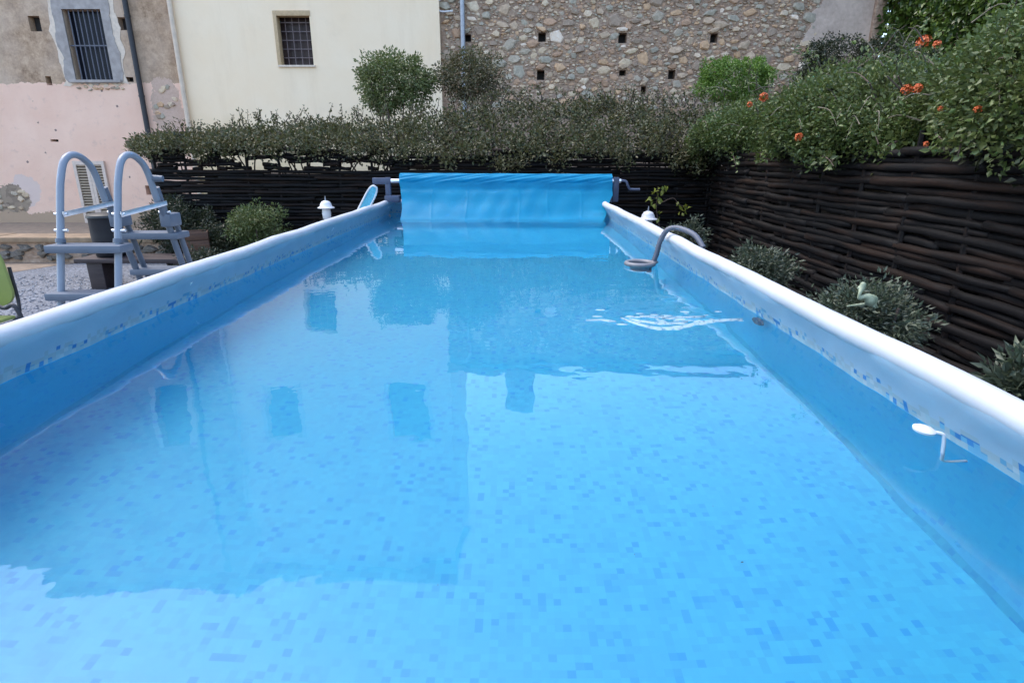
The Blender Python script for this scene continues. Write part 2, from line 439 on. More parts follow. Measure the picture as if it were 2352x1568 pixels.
# ---- leaves
def leaf_mat(name, cols, rough=0.5, trans=0.22):
    t = NT(name)
    gi = t.n('NewGeometry')
    rnd = gi.outputs['Random Per Island']
    k = len(cols)
    c = t.ramp(rnd, [(i/(k-1), col) for i, col in enumerate(cols)])
    big = t.noise(1.7, gi.outputs['Position'], 3)
    c = t.mix(t.ramp(big, [(0.38, (0, 0, 0)), (0.64, (0.5,)*3)]), c, cols[-1])
    p = t.n('BsdfPrincipled', {'Base Color': c, 'Roughness': rough})
    tr = t.n('BsdfTranslucent', {'Color': c})
    ms = t.n('MixShader', {0: trans, 1: p.outputs[0], 2: tr.outputs[0]})
    t.t.links.new(ms.outputs[0], t.out.inputs[0]); return t.m
M['leaf_olive'] = leaf_mat('leaf_olive', [(0.0560, 0.0582, 0.0224), (0.0874, 0.0851, 0.0336), (0.1322, 0.1098, 0.0515), (0.0672, 0.0829, 0.0246)]) if True else leaf_mat('unused', [(0.0533, 0.0550, 0.0254), (0.0889, 0.0826, 0.0381), (0.1244, 0.1058, 0.0524), (0.0806, 0.0931, 0.0373)])
M['leaf_lantana'] = leaf_mat('leaf_lantana', [(0.0494, 0.0650, 0.0222), (0.0799, 0.1065, 0.0296), (0.1191, 0.1368, 0.0417), (0.0900, 0.1413, 0.0296)])
M['leaf_round'] = leaf_mat('leaf_round', [(0.0629, 0.0835, 0.0250), (0.1047, 0.1336, 0.0374), (0.1467, 0.1615, 0.0624), (0.0909, 0.1336, 0.0311)])
M['leaf_grey'] = leaf_mat('leaf_greyish', [(0.0652, 0.0614, 0.0305), (0.1126, 0.0973, 0.0491), (0.1421, 0.1111, 0.0592), (0.0829, 0.0952, 0.0338)])
M['leaf_bright'] = leaf_mat('leaf_bright', [(0.0557, 0.1092, 0.0175), (0.0946, 0.1788, 0.0238), (0.1335, 0.2186, 0.0317), (0.1113, 0.2086, 0.0238)])
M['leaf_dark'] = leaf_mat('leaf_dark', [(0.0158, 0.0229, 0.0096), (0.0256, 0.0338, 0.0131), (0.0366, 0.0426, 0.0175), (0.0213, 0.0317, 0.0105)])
M['leaf_ivy'] = leaf_mat('leaf_ivy', [(0.0215, 0.0430, 0.0100), (0.0343, 0.0664, 0.0125), (0.0587, 0.1015, 0.0162), (0.0980, 0.1484, 0.0212)], 0.38)
M['leaf_blue'] = leaf_mat('leaf_bluegreen', [(0.0415, 0.0545, 0.0368), (0.0706, 0.0896, 0.0581), (0.1079, 0.1240, 0.0771), (0.0581, 0.0841, 0.0415)])
M['leaf_yellow'] = leaf_mat('leaf_yellow', [(0.0874, 0.1140, 0.0144), (0.1478, 0.1800, 0.0240), (0.2016, 0.2160, 0.0336), (0.1210, 0.1620, 0.0192)])

def leaves_mesh(name, P, N, size, wid=0.45, spread=0.9, droop=0.0, size_var=0.35):
    """one folded leaf per point: base, two shoulders, tip, all with real length in 3D"""
    n = len(P)
    D = N + rng.normal(0, spread, (n, 3)); D[:, 2] -= droop
    D /= np.linalg.norm(D, axis=1, keepdims=True) + 1e-9
    S = np.cross(D, rng.normal(0, 1, (n, 3))); S /= np.linalg.norm(S, axis=1, keepdims=True) + 1e-9
    U = np.cross(S, D)
    L = size * (1 + rng.uniform(-size_var, size_var, (n, 1)))
    w = L * wid * 0.5
    b = P; m = P + D * L * 0.42; tip = P + D * L - U * L * 0.10
    l = m + S * w + U * w * 0.45; r = m - S * w + U * w * 0.45
    V = np.stack([b, l, tip, r], 1).reshape(-1, 3)
    i = np.arange(n)[:, None] * 4
    Q = np.concatenate([i + np.array([[0, 1, 2]]), i + np.array([[0, 2, 3]])], 1).reshape(-1, 3)
    return np_mesh(name, V, Q)

def clumps(C, N, per, rad, flat=1.0):
    """scatter leaf points around clump centres"""
    k = len(C)
    off = rng.normal(0, 1, (k, per, 3)); off /= np.linalg.norm(off, axis=2, keepdims=True)
    off *= (rng.uniform(0, 1, (k, per, 1)) ** 0.45) * rad
    off[:, :, 2] *= flat
    P = (C[:, None, :] + off).reshape(-1, 3)
    NN = (N[:, None, :] * 0.7 + off / rad).reshape(-1, 3)
    return P, NN

def ellipsoid_pts(n, c, r, lo=0.72, hole=0.0):
    d = rng.normal(0, 1, (n, 3)); d /= np.linalg.norm(d, axis=1, keepdims=True)
    rr = rng.uniform(lo, 1.0, (n, 1))
    # uneven outline
    ph = rng.uniform(0, 6.28, 6)
    bumpy = 1 + 0.10*np.sin(3*d[:, :1]*2+ph[0]) + 0.09*np.sin(5*d[:, 1:2]+ph[1]) + 0.09*np.sin(6*d[:, 2:3]+ph[2]+2*d[:, :1])
    return np.array(c) + d * np.array(r) * rr * bumpy, d

# ------------------------------------------------------------------ ground
gnd = MB().add([(-400, -400, 0), (400, -400, 0), (400, 400, 0), (-400, 400, 0)], [(0, 1, 2, 3)]).build('ground', M['gravel'])
tag(gnd, kind='structure')
A = [G(-420, 690), G(20, 627), G(130, 610), G(215, 600), G(420, 588)]
sand = MB().add([(p.x, p.y, 0.004) for p in A] + [(-4.6, 16.9, 0.004), (-16, 16.9, 0.004)], [tuple(range(7))]).build('sand_strip', M['sand'])
tag(sand, kind='structure')
# loose stones lying on the gravel yard
k = 7000
gx = rng.uniform(-7.6, -1.9, k); gy = rng.uniform(1.5, 9.2, k)
keep = gy < 9.0 - (gx + 7.6) * 0.02
gx, gy = gx[keep], gy[keep]; k = len(gx)
octv = np.array([[1,0,0],[-1,0,0],[0,1,0],[0,-1,0],[0,0,1],[0,0,-.4]], float)
octf = np.array([[0,2,4],[2,1,4],[1,3,4],[3,0,4],[2,0,5],[1,2,5],[3,1,5],[0,3,5]])
sz = rng.uniform(0.008, 0.024, (k, 1, 1)) * np.array([1, 0.8, 0.6]) * rng.uniform(0.7, 1.3, (k, 1, 3))
V = octv[None] * sz * rng.uniform(0.75, 1.25, (k, 6, 3))
an = rng.uniform(0, 6.28, k); ca, sa = np.cos(an)[:, None], np.sin(an)[:, None]
X = V[:, :, 0]*ca - V[:, :, 1]*sa + gx[:, None]; Yv = V[:, :, 0]*sa + V[:, :, 1]*ca + gy[:, None]
V = np.stack([X, Yv, V[:, :, 2] + 0.004], 2).reshape(-1, 3)
Q = (np.arange(k)[:, None, None]*6 + octf[None]).reshape(-1, 3)
tag(link('gravel', np_mesh('gravel', V, Q), M['pebble']), 'loose grey pebbles covering the yard', 'gravel', kind='stuff')

# unseen soil bank behind the woven fence, added to keep its gaps dark
FY, FX = 9.30, 3.04          # far fence plane, right fence plane
bank = MB()
bank.box((-4.9, FY + 0.16, -0.02), (14, FY + 3.6, 1.50))
bank.box((FX + 0.16, 0.6, -0.02), (14, FY + 0.159, 1.50))
bank.box((FX + 0.55, 0.6, 1.50), (14, FY + 0.159, 1.86))  # upper step added to block the bright slit above the bank
tag(bank.build('earth_backing', M['soil']), kind='structure')

# ------------------------------------------------------------------ the pool
XL, XR, Y0, Y1 = -1.67, 1.137, 0.22, 7.85
ZR, ZW, ZF = 1.25, 1.05, 0.50           # rail top, water level, basin floor
pool = tag(empty('above_ground_pool', ((XL+XR)/2, (Y0+Y1)/2, 0)),
           'long white-rimmed above-ground pool with blue mosaic print lining', 'swimming pool')
def P(o):
    o.parent = pool; o.matrix_parent_inverse = Matrix.Translation(-pool.location); return o
prof = [(1.215, 0.070), (1.19, 0.064), (1.16, 0.048), (1.13, 0.032), (1.10, 0.016), (1.07, 0.006), (1.05, 0.0), (1.02, -0.006), (0.97, -0.014),
        (0.90, -0.020), (0.80, -0.022), (0.70, -0.018), (0.60, -0.006), (0.53, 0.008), (ZF, 0.022)]
verts, faces, uvs = [], [], []
def grid(fn, nu, nv, uvfn):
    b = len(verts)
    for i in range(nu + 1):
        for j in range(nv):
            p = fn(i/nu, j); verts.append(p); uvs.append(uvfn(p))
    for i in range(nu):
        for j in range(nv - 1):
            a = b + i*nv + j
            faces.append((a, a+nv, a+nv+1, a+1))
def wrinkle(u, z):
    w = 0.0045*math.sin(u*5.1+z*9) + 0.003*math.sin(u*13.7-z*21+1.3) + 0.002*math.sin(u*31+z*40)
    return w * (1.0 if z < 1.2 else 0.2)
def side(sign):
    X0 = XL if sign < 0 else XR
    def fn(a, j):
        z, o = prof[j]; y = Y0 + (Y1-Y0)*a
        return (X0 - sign*(o + wrinkle(y + (3 if sign > 0 else 0), z)), y, z)
    return fn
def end(Yw, sign):
    def fn(a, j):
        z, o = prof[j]; x = XL + (XR-XL)*a
        return (x, Yw - sign*(o + wrinkle(x, z)), z)
    return fn
grid(side(-1), 150, len(prof), lambda p: (p[1], p[2]))
grid(side(1), 150, len(prof), lambda p: (p[1] + 0.31, p[2]))
grid(end(Y1, 1), 40, len(prof), lambda p: (p[0] + 0.17, p[2]))
grid(end(Y0, -1), 40, len(prof), lambda p: (p[0] + 0.11, p[2]))
b = len(verts)
for p in ((XL, Y0, ZF+0.001), (XR, Y0, ZF+0.001), (XR, Y1, ZF+0.001), (XL, Y1, ZF+0.001)): verts.append(p); uvs.append((p[0], p[1]))
faces.append((b, b+1, b+2, b+3))
me = pyd('liner', verts, faces, True)
ul = me.uv_layers.new(name='UVMap')
for lp in me.loops: ul.data[lp.index].uv = uvs[lp.vertex_index]
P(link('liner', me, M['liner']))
for X_, sg in ((XL, -1), (XR, 1)):
    P(MB().tube([(X_ - sg*(0.0135 + wrinkle(y_ + (3 if sg > 0 else 0), 1.112)), y_, 1.112 + 0.003*math.sin(y_*1.7)) for y_ in np.linspace(Y0+.02, Y1-.02, 110)], 0.0045, 6).build('weld_bead', M['white_vinyl'], smooth=True))
# outer skin of the pool
m = MB()
for (xa, ya, xb, yb, nx, ny) in ((XL, Y0, XL, Y1, -1, 0), (XR, Y0, XR, Y1, 1, 0), (XL, Y0, XR, Y0, 0, -1), (XL, Y1, XR, Y1, 0, 1)):
    zs = [(1.17, -0.01), (1.05, 0.035), (0.8, 0.07), (0.45, 0.085), (0.15, 0.06), (0.0, 0.0)]
    v = []
    for z, o in zs: v += [(xa+nx*o, ya+ny*o, z), (xb+nx*o, yb+ny*o, z)]
    m.add(v, [(2*i, 2*i+1, 2*i+3, 2*i+2) for i in range(len(zs)-1)])
P(m.build('outer_skin', M['grey_vinyl'], smooth=True))
# top rails: tube inside a vinyl sleeve, slightly uneven
def rail(name, a, b, n=70):
    a, b = Vector(a), Vector(b); mb = MB(); d = (b-a); L = d.length; d.normalize(); sd = Vector((d.y, -d.x, 0)); k = 18
    v, f = [], []
    for i in range(n+1):
        u = i/n*L; c = a + d*u
        sag = -0.006*abs(math.sin(u*math.pi/1.22)) + 0.0015*math.sin(u*7.3)
        for q in range(k):
            an = 2*math.pi*q/k
            rx, rz = 0.038, 0.032
            rr = 1 + 0.03*math.sin(u*9+q*2) + 0.02*math.sin(u*23+q)
            z = math.sin(an)*rz*rr
            if z < 0: z *= 1.2
            v.append(c + sd*math.cos(an)*rx*(1+0.02*math.sin(u*5)) + Vector((0, 0, z+sag)))
    for i in range(n):
        for q in range(k):
            l = (q+1) % k
            f.append((i*k+q, i*k+l, (i+1)*k+l, (i+1)*k+q))
    f.append(tuple(range(k))); f.append(tuple(n*k+q for q in range(k)))
    mb.add(v, f)
    return P(mb.build('top_rail', M['white_vinyl'], smooth=True))
zc = ZR - 0.032
rail('l', (XL+0.037, Y0+0.06, zc), (XL+0.037, Y1-0.02, zc))
rail('r', (XR-0.037, Y0+0.06, zc), (XR-0.037, Y1-0.02, zc))
rail('f', (XL+0.10, Y1-0.046, zc-0.01), (XR-0.10, Y1-0.046, zc-0.01), 30)
rail('n', (XL+0.10, Y0+0.046, zc-0.01), (XR-0.10, Y0+0.046, zc-0.01), 30)
# legs outside
for X_, sg in ((XL, -1), (XR, 1)):
    for i in range(7):
        y = Y0 + 0.25 + i*1.19
        mb = MB()
        mb.tube([(X_ - sg*0.03, y, 1.17), (X_ + sg*0.11, y, 1.0), (X_ + sg*0.13, y, 0.1), (X_ + sg*0.13, y, 0.0)], 0.024, 10)
        P(mb.build('leg', M['white_paint'], smooth=True))
        mb = MB().box((X_ + sg*0.13 - 0.07, y-0.06, 0.0), (X_ + sg*0.13 + 0.07, y+0.06, 0.03))
        P(mb.build('leg_foot', M['ladder_plastic'], bevel=0.006))
# round suction fitting in the right wall, just under the water
fy = G(1778, 757, ZW-0.06).y
mb = MB()
mb.lathe([(0.052, 0), (0.052, 0.012), (0.040, 0.020), (0.030, 0.012), (0.012, 0.012)], 24)
o = mb.build('wall_strainer', M['hose_grey'], smooth=True)
o.rotation_euler = (0, R(-90), 0); o.location = (XR - 0.005, fy, ZW-0.075); P(o)

# ------------------------------------------------------------------ water: smooth sheet with a jet of ripples near the right wall
nx, ny = 190, 500
xs = np.linspace(XL-0.012, XR+0.012, nx+1); ys = np.linspace(Y0-0.012, Y1+0.012, ny+1)
XX, YY = np.meshgrid(xs, ys)
ra, rb_ = G(1400, 728, ZW), G(1690, 738, ZW)
jet = (ra + rb_) / 2
ux, uy = (XX - jet.x), (YY - jet.y)
ax_ = np.array([rb_.x - ra.x, rb_.y - ra.y]); half = np.linalg.norm(ax_)/2; ax_ /= 2*half
al = (ux*ax_[0] + uy*ax_[1]) / half
cross = -ux*ax_[1] + uy*ax_[0] + 0.06*(al**2) - 0.03
env = np.exp(-(np.abs(al)/0.95)**4) * np.exp(-(cross/0.055)**2)
env2 = np.exp(-(np.abs(al-0.1)/1.1)**4) * np.exp(-((cross-0.10)/0.10)**2) * 0.45
Z = ZW + env*0.0028*np.sin(cross*60+1.2+0.8*np.sin(al*5)) + env2*0.003*np.sin(ux*46+np.sin(uy*20))*np.sin(uy*52+ux*9)
rr_ = np.sqrt((XX-jet.x)**2 + (YY-jet.y)**2)
Z += 0.00035*np.exp(-rr_/0.75)*np.sin(rr_*42 + 0.6*np.sin(np.arctan2(uy, ux)*3))*np.clip(rr_/0.2, 0, 1)
Z += 0.0006*np.sin(XX*3.1+YY*2.0) + 0.0004*np.sin(XX*5.7-YY*4.1)
V = np.stack([XX, YY, Z], 2).reshape(-1, 3)
i, j = np.meshgrid(np.arange(ny), np.arange(nx), indexing='ij')
a = (i*(nx+1)+j).ravel()
Q = np.stack([a, a+1, a+nx+2, a+nx+1], 1)
tag(link('water', np_mesh('water', V, Q, True), M['water']), kind='structure')

# pale streaks and flecks lying on the water near the right wall
t = NT('pale_streak'); fz = t.noise(60, t.coord(), 3)
p_ = t.n('BsdfPrincipled', {'Base Color': (0.24, 0.345, 0.385, 1), 'Roughness': 0.6}); tt_ = t.n('BsdfTransparent')
mx_ = t.n('MixShader', {0: t.ramp(fz, [(0.32, (0.45,)*3), (0.5, (0.95,)*3)]), 1: tt_.outputs[0], 2: p_.outputs[0]}); t.t.links.new(mx_.outputs[0], t.out.inputs[0]); M['pale_streak'] = t.m
fm = MB()
streaks = [[(1425, 731), (1465, 745), (1510, 754), (1555, 752), (1610, 741), (1660, 736), (1705, 734)], [(1445, 734), (1490, 741), (1530, 744), (1580, 741)], [(1345, 737), (1380, 736), (1415, 740)], [(1520, 733), (1570, 730), (1620, 728)], [(1470, 727), (1500, 730), (1525, 728)]]
wids = [0.034, 0.020, 0.012, 0.012, 0.010]
for st_, wd in zip(streaks, wids):
    pts_ = smooth_path([G(a, b, ZW) for a, b in st_], 10); m_ = len(pts_); v = []
    for k, p in enumerate(pts_):
        w_ = wd*math.sin(math.pi*(k+0.6)/(m_+0.2))**0.7*(0.85+0.3*math.sin(k*0.9)*math.sin(k*0.37+wd*90))
        zf = ZW + 0.0035
        v += [(p.x, p.y-w_*1.1, zf-0.0025), (p.x, p.y, zf+0.004), (p.x, p.y+w_*0.7, zf-0.0025)]
    fm.add(v, [(3*k+c_, 3*k+3+c_, 3*k+4+c_, 3*k+1+c_) for k in range(m_-1) for c_ in (0, 1)])
for k in range(46):
    p = G(random.gauss(1540, 85), random.gauss(733, 8), ZW); r_ = random.uniform(0.006, 0.018)
    fm.add([(p.x+r_*1.6*math.cos(a_*math.pi/4), p.y+r_*math.sin(a_*math.pi/4)*0.9, ZW+0.0025) for a_ in range(8)] + [(p.x, p.y, ZW+0.006)], [(a_, (a_+1) % 8, 8) for a_ in range(8)])
tag(fm.build('pale_streak', M['pale_streak'], smooth=True), 'white streak on the water near the right wall', 'pale_streak', kind='stuff')

# specks of dirt lying on the basin floor
db = MB()
for k in range(26):
    p = Vector((random.uniform(XL+.1, XR-.1), random.uniform(0.55, 5.0), ZF+0.004)); a_ = random.uniform(0, 6.28); L_ = random.uniform(0.002, 0.0045)
    dx_, dy_ = L_*math.cos(a_), L_*math.sin(a_)
    db.add([p+Vector((dx_, dy_, 0)), p+Vector((-dy_*.4, dx_*.4, 0.003)), p-Vector((dx_, dy_, 0)), p+Vector((dy_*.4, -dx_*.4, 0.002))], [(0, 1, 2), (0, 2, 3)])
tag(db.build('debris', M['stem']), 'tiny dark specks of dirt lying on the basin floor', 'debris', kind='stuff')

# ------------------------------------------------------------------ reel and cover
ry, rz = 7.52, 1.45
reel = tag(empty('cover_reel', (-0.12, ry, ZR)), 'dark grey cover reel with crank standing across the far end of the pool', 'cover reel')
def PR(o, root):
    o.parent = root; o.matrix_parent_inverse = Matrix.Translation(-root.location); return o
xa, xb = -1.44, 1.20
PR(MB().tube([(-1.75, ry, rz+0.03), (xb+0.12, ry, rz+0.03)], 0.026, 14).build('roller_tube', M['bright_metal'], smooth=True), reel)
for sx, X0 in ((-1, -1.60), (1, xb + 0.06)):
    mb = MB()
    mb.box((X0-0.035, ry-0.03, ZR-0.02), (X0+0.035, ry+0.03, rz+0.075))
    mb.box((X0-0.045, ry-0.06, ZR-0.03), (X0+0.10*(-sx)+0.045, ry+0.06, ZR+0.055))
    PR(mb.build('stand', M['reel_plastic'], bevel=0.012), reel)
mb = MB().box((-1.79, ry-0.035, rz-0.01), (-1.56, ry+0.035, rz+0.07))
PR(mb.build('bearing_arm', M['reel_plastic'], bevel=0.015), reel)
mb = MB().tube(smooth_path([(xb+0.02, ry, rz+0.03), (xb+0.17, ry, rz+0.03), (xb+0.205, ry-0.01, rz-0.02), (xb+0.225, ry-0.01, rz-0.055), (xb+0.25, ry-0.01, rz-0.07), (xb+0.36, ry-0.01, rz-0.072)], 5), 0.016, 10)
PR(mb.build('crank_handle', M['reel_plastic'], smooth=True), reel)

# cover: spiral roll and a sheet falling from its front into the water
path = []
for k in range(22):                          # once round the roll: underneath, behind, over the top, down its front
    an = R(-110) + k/21*R(298)
    r_ = 0.086 + 0.014*k/21
    path.append((ry + r_*math.cos(an), rz + 0.03 + r_*math.sin(an)))
fr = path[-1]
fall = [(7.40, 1.40), (7.35, 1.33), (7.29, 1.25), (7.22, 1.17), (7.14, 1.09), (7.08, 1.05), (6.99, 1.02), (6.86, 0.985)]
path2 = path + fall
PP = [Vector((0, y, z)) for y, z in path2]
SP = smooth_path(PP, 4)
n_u = 264
nP = len(SP); s_roll = 21*4
verts, faces, uvs = [], [], []
acc = [0.0]
for a, b in zip(SP, SP[1:]): acc.append(acc[-1] + (b-a).length)
for i in range(n_u+1):
    u = i/n_u
    for j, p in enumerate(SP):
        tt = max(0.0, (j - s_roll)/(nP-1-s_roll))
        x0 = xa + 0.055*min(1, tt*2); x1 = xb - 0.24*max(0, tt-0.25)**0.8
        x = x0 + (x1-x0)*u
        w = 0.0
        if tt > 0:
            e = math.sin(min(1, tt*1.25)*math.pi)
            w = e*(0.008*math.sin(x*3+tt*5) + 0.0022*math.sin(x*23+tt*9+2*math.sin(x*3)) + 0.004*math.sin(tt*15+math.sin(x*2.3)*1.5)) - 0.014*math.exp(-((tt-0.13)/0.05)**2)*(0.6+0.4*math.sin(x*11+2*math.sin(x*5)))
        else:
            w = 0.004*math.sin(x*9+j*0.5) + 0.0025*math.sin(x*31+j*0.9)
        for xk in (-1.0, -0.62, 0.02, 0.42, 0.78):
            w += 0.002*math.exp(-((x-xk-0.03*math.sin(tt*3+xk*9))/0.012)**2)*(1 if tt > 0 else 0.4)
        pin = math.exp(-((u-1)/0.07)**2)*tt
        y, z = p.y - w, p.z + w*0.6
        if tt > 0.55: y -= 0.05*pin; z += 0.06*pin*(1-tt)
        sag = -0.012*u if tt == 0 else -0.012*u*(1-tt)
        verts.append((x, y, z + sag)); uvs.append((x, acc[j]))
for i in range(n_u):
    for j in range(nP-1):
        a = i*nP+j; faces.append((a, a+1, a+nP+1, a+nP))
me = pyd('pool_cover', verts, faces, True)
ul = me.uv_layers.new(name='UVMap')
for lp in me.loops: ul.data[lp.index].uv = uvs[lp.vertex_index]
tag(link('pool_cover', me, M['cover']), 'blue plastic bubble cover rolled on the reel and hanging into the water', 'pool cover')

# ------------------------------------------------------------------ skimmer hung on the right rail
sk_y = 4.45
sk = tag(empty('pool_skimmer', (XR, sk_y, ZR)), 'grey skimmer with hooked hose over the right rim and floating ring', 'skimmer')
ring = G(1470, 603, ZW+0.02)
sk_y = ring.y + 0.12
hook = smooth_path([(XR+0.10, sk_y-0.25, ZR-0.06), (XR+0.06, sk_y-0.16, ZR+0.012), (XR-0.02, sk_y-0.06, ZR+0.045), (XR-0.085, sk_y-0.02, ZR+0.03),
                    (XR-0.125, sk_y, ZR-0.05), (XR-0.145, sk_y, ZW+0.06), (XR-0.165, sk_y, ZW-0.01), (XR-0.185, sk_y, ZW-0.10), (XR-0.19, sk_y, ZW-0.34)], 9)
mb = MB()
rr = [0.0180 + 0.0014*(1 if k % 2 else -1) for k in range(len(hook))]
mb.tube(hook, rr, 12)
PR(mb.build('hose', M['hose_grey'], smooth=True), sk)
mb = MB().tube([(XR-0.14, sk_y, ZW+0.0), (ring.x+0.08, ring.y, ZW+0.006)], 0.013, 8)
PR(mb.build('bracket', M['hose_grey'], smooth=True), sk)
mb = MB()
nn = 40
mb.tube([(ring.x + 0.092*math.cos(2*math.pi*k/nn), ring.y + 0.092*math.sin(2*math.pi*k/nn), ZW+0.014) for k in range(nn)], 0.016, 8, close=True)
PR(mb.build('floating_ring', simple('skimmer_ring', (0.17, 0.165, 0.17), 0.45, 0.1, 12), smooth=True), sk)
mb = MB().lathe([(0.074, -0.015), (0.085, 0.0), (0.078, 0.0), (0.068, -0.02), (0.062, -0.16), (0.0, -0.165)], 28, (ring.x, ring.y, ZW+0.006))
PR(mb.build('basket', M['hose_grey'], smooth=True), sk)

# white return nozzle just above the water on the right wall
q = W(2122, 985, 1.0)
q = G(2122, 985, ZW+0.055)
nz_ = tag(empty('return_nozzle', (q.x, q.y, ZW)), 'small white plastic nozzle with bent arm over the water by the right wall', 'pool fitting')
mb = MB().lathe([(0.001, -0.004), (0.014, -0.003), (0.020, 0.0), (0.021, 0.006), (0.016, 0.010), (0.001, 0.012)], 24, (0, 0, 0))
for v in mb.v: v.x *= 1.25
o = PR(mb.build('cap', M['white_plastic'], smooth=True), nz_); o.location = (q.x, q.y, ZW+0.05); o.rotation_euler = (R(8), R(8), R(-25))
mb = MB().tube(smooth_path([(q.x+0.015, q.y-0.006, ZW+0.051), (q.x+0.036, q.y-0.014, ZW+0.049), (q.x+0.042, q.y-0.017, ZW+0.038), (q.x+0.046, q.y-0.020, ZW-0.01), (q.x+0.055, q.y-0.018, ZW-0.06), (XR+0.004, q.y-0.01, ZW-0.07)], 6), 0.0046, 10)
PR(mb.build('arm', M['white_plastic'], smooth=True), nz_)

# leaf net standing behind the left rim
ln = tag(empty('leaf_net', (-1.78, 6.75, 0)), 'narrow leaf net with white rim and blue mesh standing against the left rim', 'net')
b0, b1 = W(836, 478, 6.72), W(862, 428, 6.72)
ax = (b1-b0).normalized(); sdv = Vector((ax.z, 0, -ax.x))
L_ = (b1-b0).length + 0.16; b0 = b1 - ax*L_
outl = []
for k in range(36):
    an = 2*math.pi*k/36
    cx_, cz_ = math.cos(an), math.sin(an)
    outl.append(b0 + ax*(L_/2*(1+math.copysign(abs(cx_)**0.55, cx_))) + sdv*(0.052*math.copysign(abs(cz_)**0.7, cz_)) + Vector((0, -0.02*(1-abs(cz_)), 0)))
PR(MB().tube(outl, 0.010, 8, close=True).build('rim', M['white_plastic'], smooth=True), ln)
cen = sum(outl, Vector())/36 + Vector((0, 0.03, 0))
PR(MB().add(outl + [cen], [(k, (k+1) % 36, 36) for k in range(36)]).build('mesh_bag', M['net_fabric'], smooth=True), ln)
PR(MB().tube([b0 + ax*0.01, b0 - ax*0.25, Vector((b0.x-0.35, b0.y, 0.0))], 0.012, 8).build('handle', M['white_plastic'], smooth=True), ln)

# ------------------------------------------------------------------ ladder beside the left rim
ly, x1, x2 = 3.50, -2.755, -2.405
lad = tag(empty('pool_ladder', ((x1+x2)/2, ly+0.4, 0)), 'grey A-frame pool ladder with two looped handrails left of the pool', 'ladder')
def outer(z): return ly + (z-1.233)*0.30
def inner(z): return ly + 0.53 + (1.40 - z)*0.30     # y of the inner side at height z
for xx in (x1, x2):
    pts = [(xx, outer(.02), 0.02), (xx, outer(.7), 0.7), (xx, outer(1.3), 1.3), (xx, outer(1.52), 1.52), (xx, outer(1.63)+.006, 1.63), (xx, ly+0.185, 1.735), (xx, ly+0.265, 1.772), (xx, ly+0.35, 1.75), (xx, ly+0.425, 1.67), (xx, inner(1.45)-0.03, 1.45)]
    PR(MB().tube(smooth_path(pts, 6), 0.0205, 14).build('handrail', M['ladder_tube'], smooth=True), lad)
    PR(MB().tube([(xx, inner(1.56), 1.565), (xx, inner(1.33), 1.33)], 0.0265, 14).build('sleeve', M['ladder_plastic'], smooth=True), lad)
    PR(MB().tube([(xx, inner(1.36), 1.36), (xx, inner(0.02), 0.02)], 0.021, 12).build('leg', M['ladder_plastic'], smooth=True), lad)
    PR(MB().tube([(xx+0.01, inner(1.36)+0.085, 1.34), (xx+0.01, inner(0.02)+0.085, 0.02)], 0.019, 12).build('leg', M['ladder_plastic'], smooth=True), lad)
    mb = MB().box((xx-0.03, inner(1.36)-0.03, 1.30), (xx+0.045, inner(1.36)+0.11, 1.39))
    PR(mb.build('bracket', M['ladder_plastic'], bevel=0.012), lad)
    # flat locking bar with two bolts
    Mx = Matrix.Translation((xx+0.03, outer(1.43), 1.43)) @ Matrix.Rotation(R(4), 4, 'X')
    PR(MB().box((0, -0.02, -0.016), (0.006, inner(1.45)-outer(1.45)+0.02, 0.016), Mx).build('locking_bar', M['bright_metal'], bevel=0.002), lad)
    for yy, zz_ in ((outer(1.43), 1.43), (outer(1.335), 1.335), (inner(1.40), 1.40), (inner(1.33)+0.05, 1.33)):
        o = PR(MB().tube([(xx-0.034, yy, zz_), (xx+0.044, yy, zz_)], 0.009, 8).build('bolt', M['bright_metal'], smooth=True), lad)
    PR(MB().tube([(xx, outer(1.262), 1.262), (xx, outer(1.285), 1.285)], 0.027, 12).build('collar', M['ladder_plastic'], smooth=True), lad)
o = PR(MB().tube([(x2-0.005, inner(1.6)-0.02, 1.625), (x2+0.075, inner(1.6)-0.01, 1.622)], [0.024, 0.02], 12).build('clamp_knob', M['ladder_plastic'], smooth=True), lad)
for z in (1.233, 0.96, 0.687, 0.414, 0.141):
    mb = MB().box((x1-0.055, outer(z)-0.065, z-0.024), (x2+0.055, outer(z)+0.065, z+0.024))
    PR(mb.build('tread', M['ladder_plastic'], bevel=0.012), lad)
for z in (1.235, 0.965, 0.69, 0.42, 0.15):
    yc = inner(z)+0.045
    mb = MB().box((x1-0.04, yc-0.075, z-0.024), (x2+0.055, yc+0.085, z+0.022))
    PR(mb.build('tread', M['ladder_plastic'], bevel=0.012), lad)

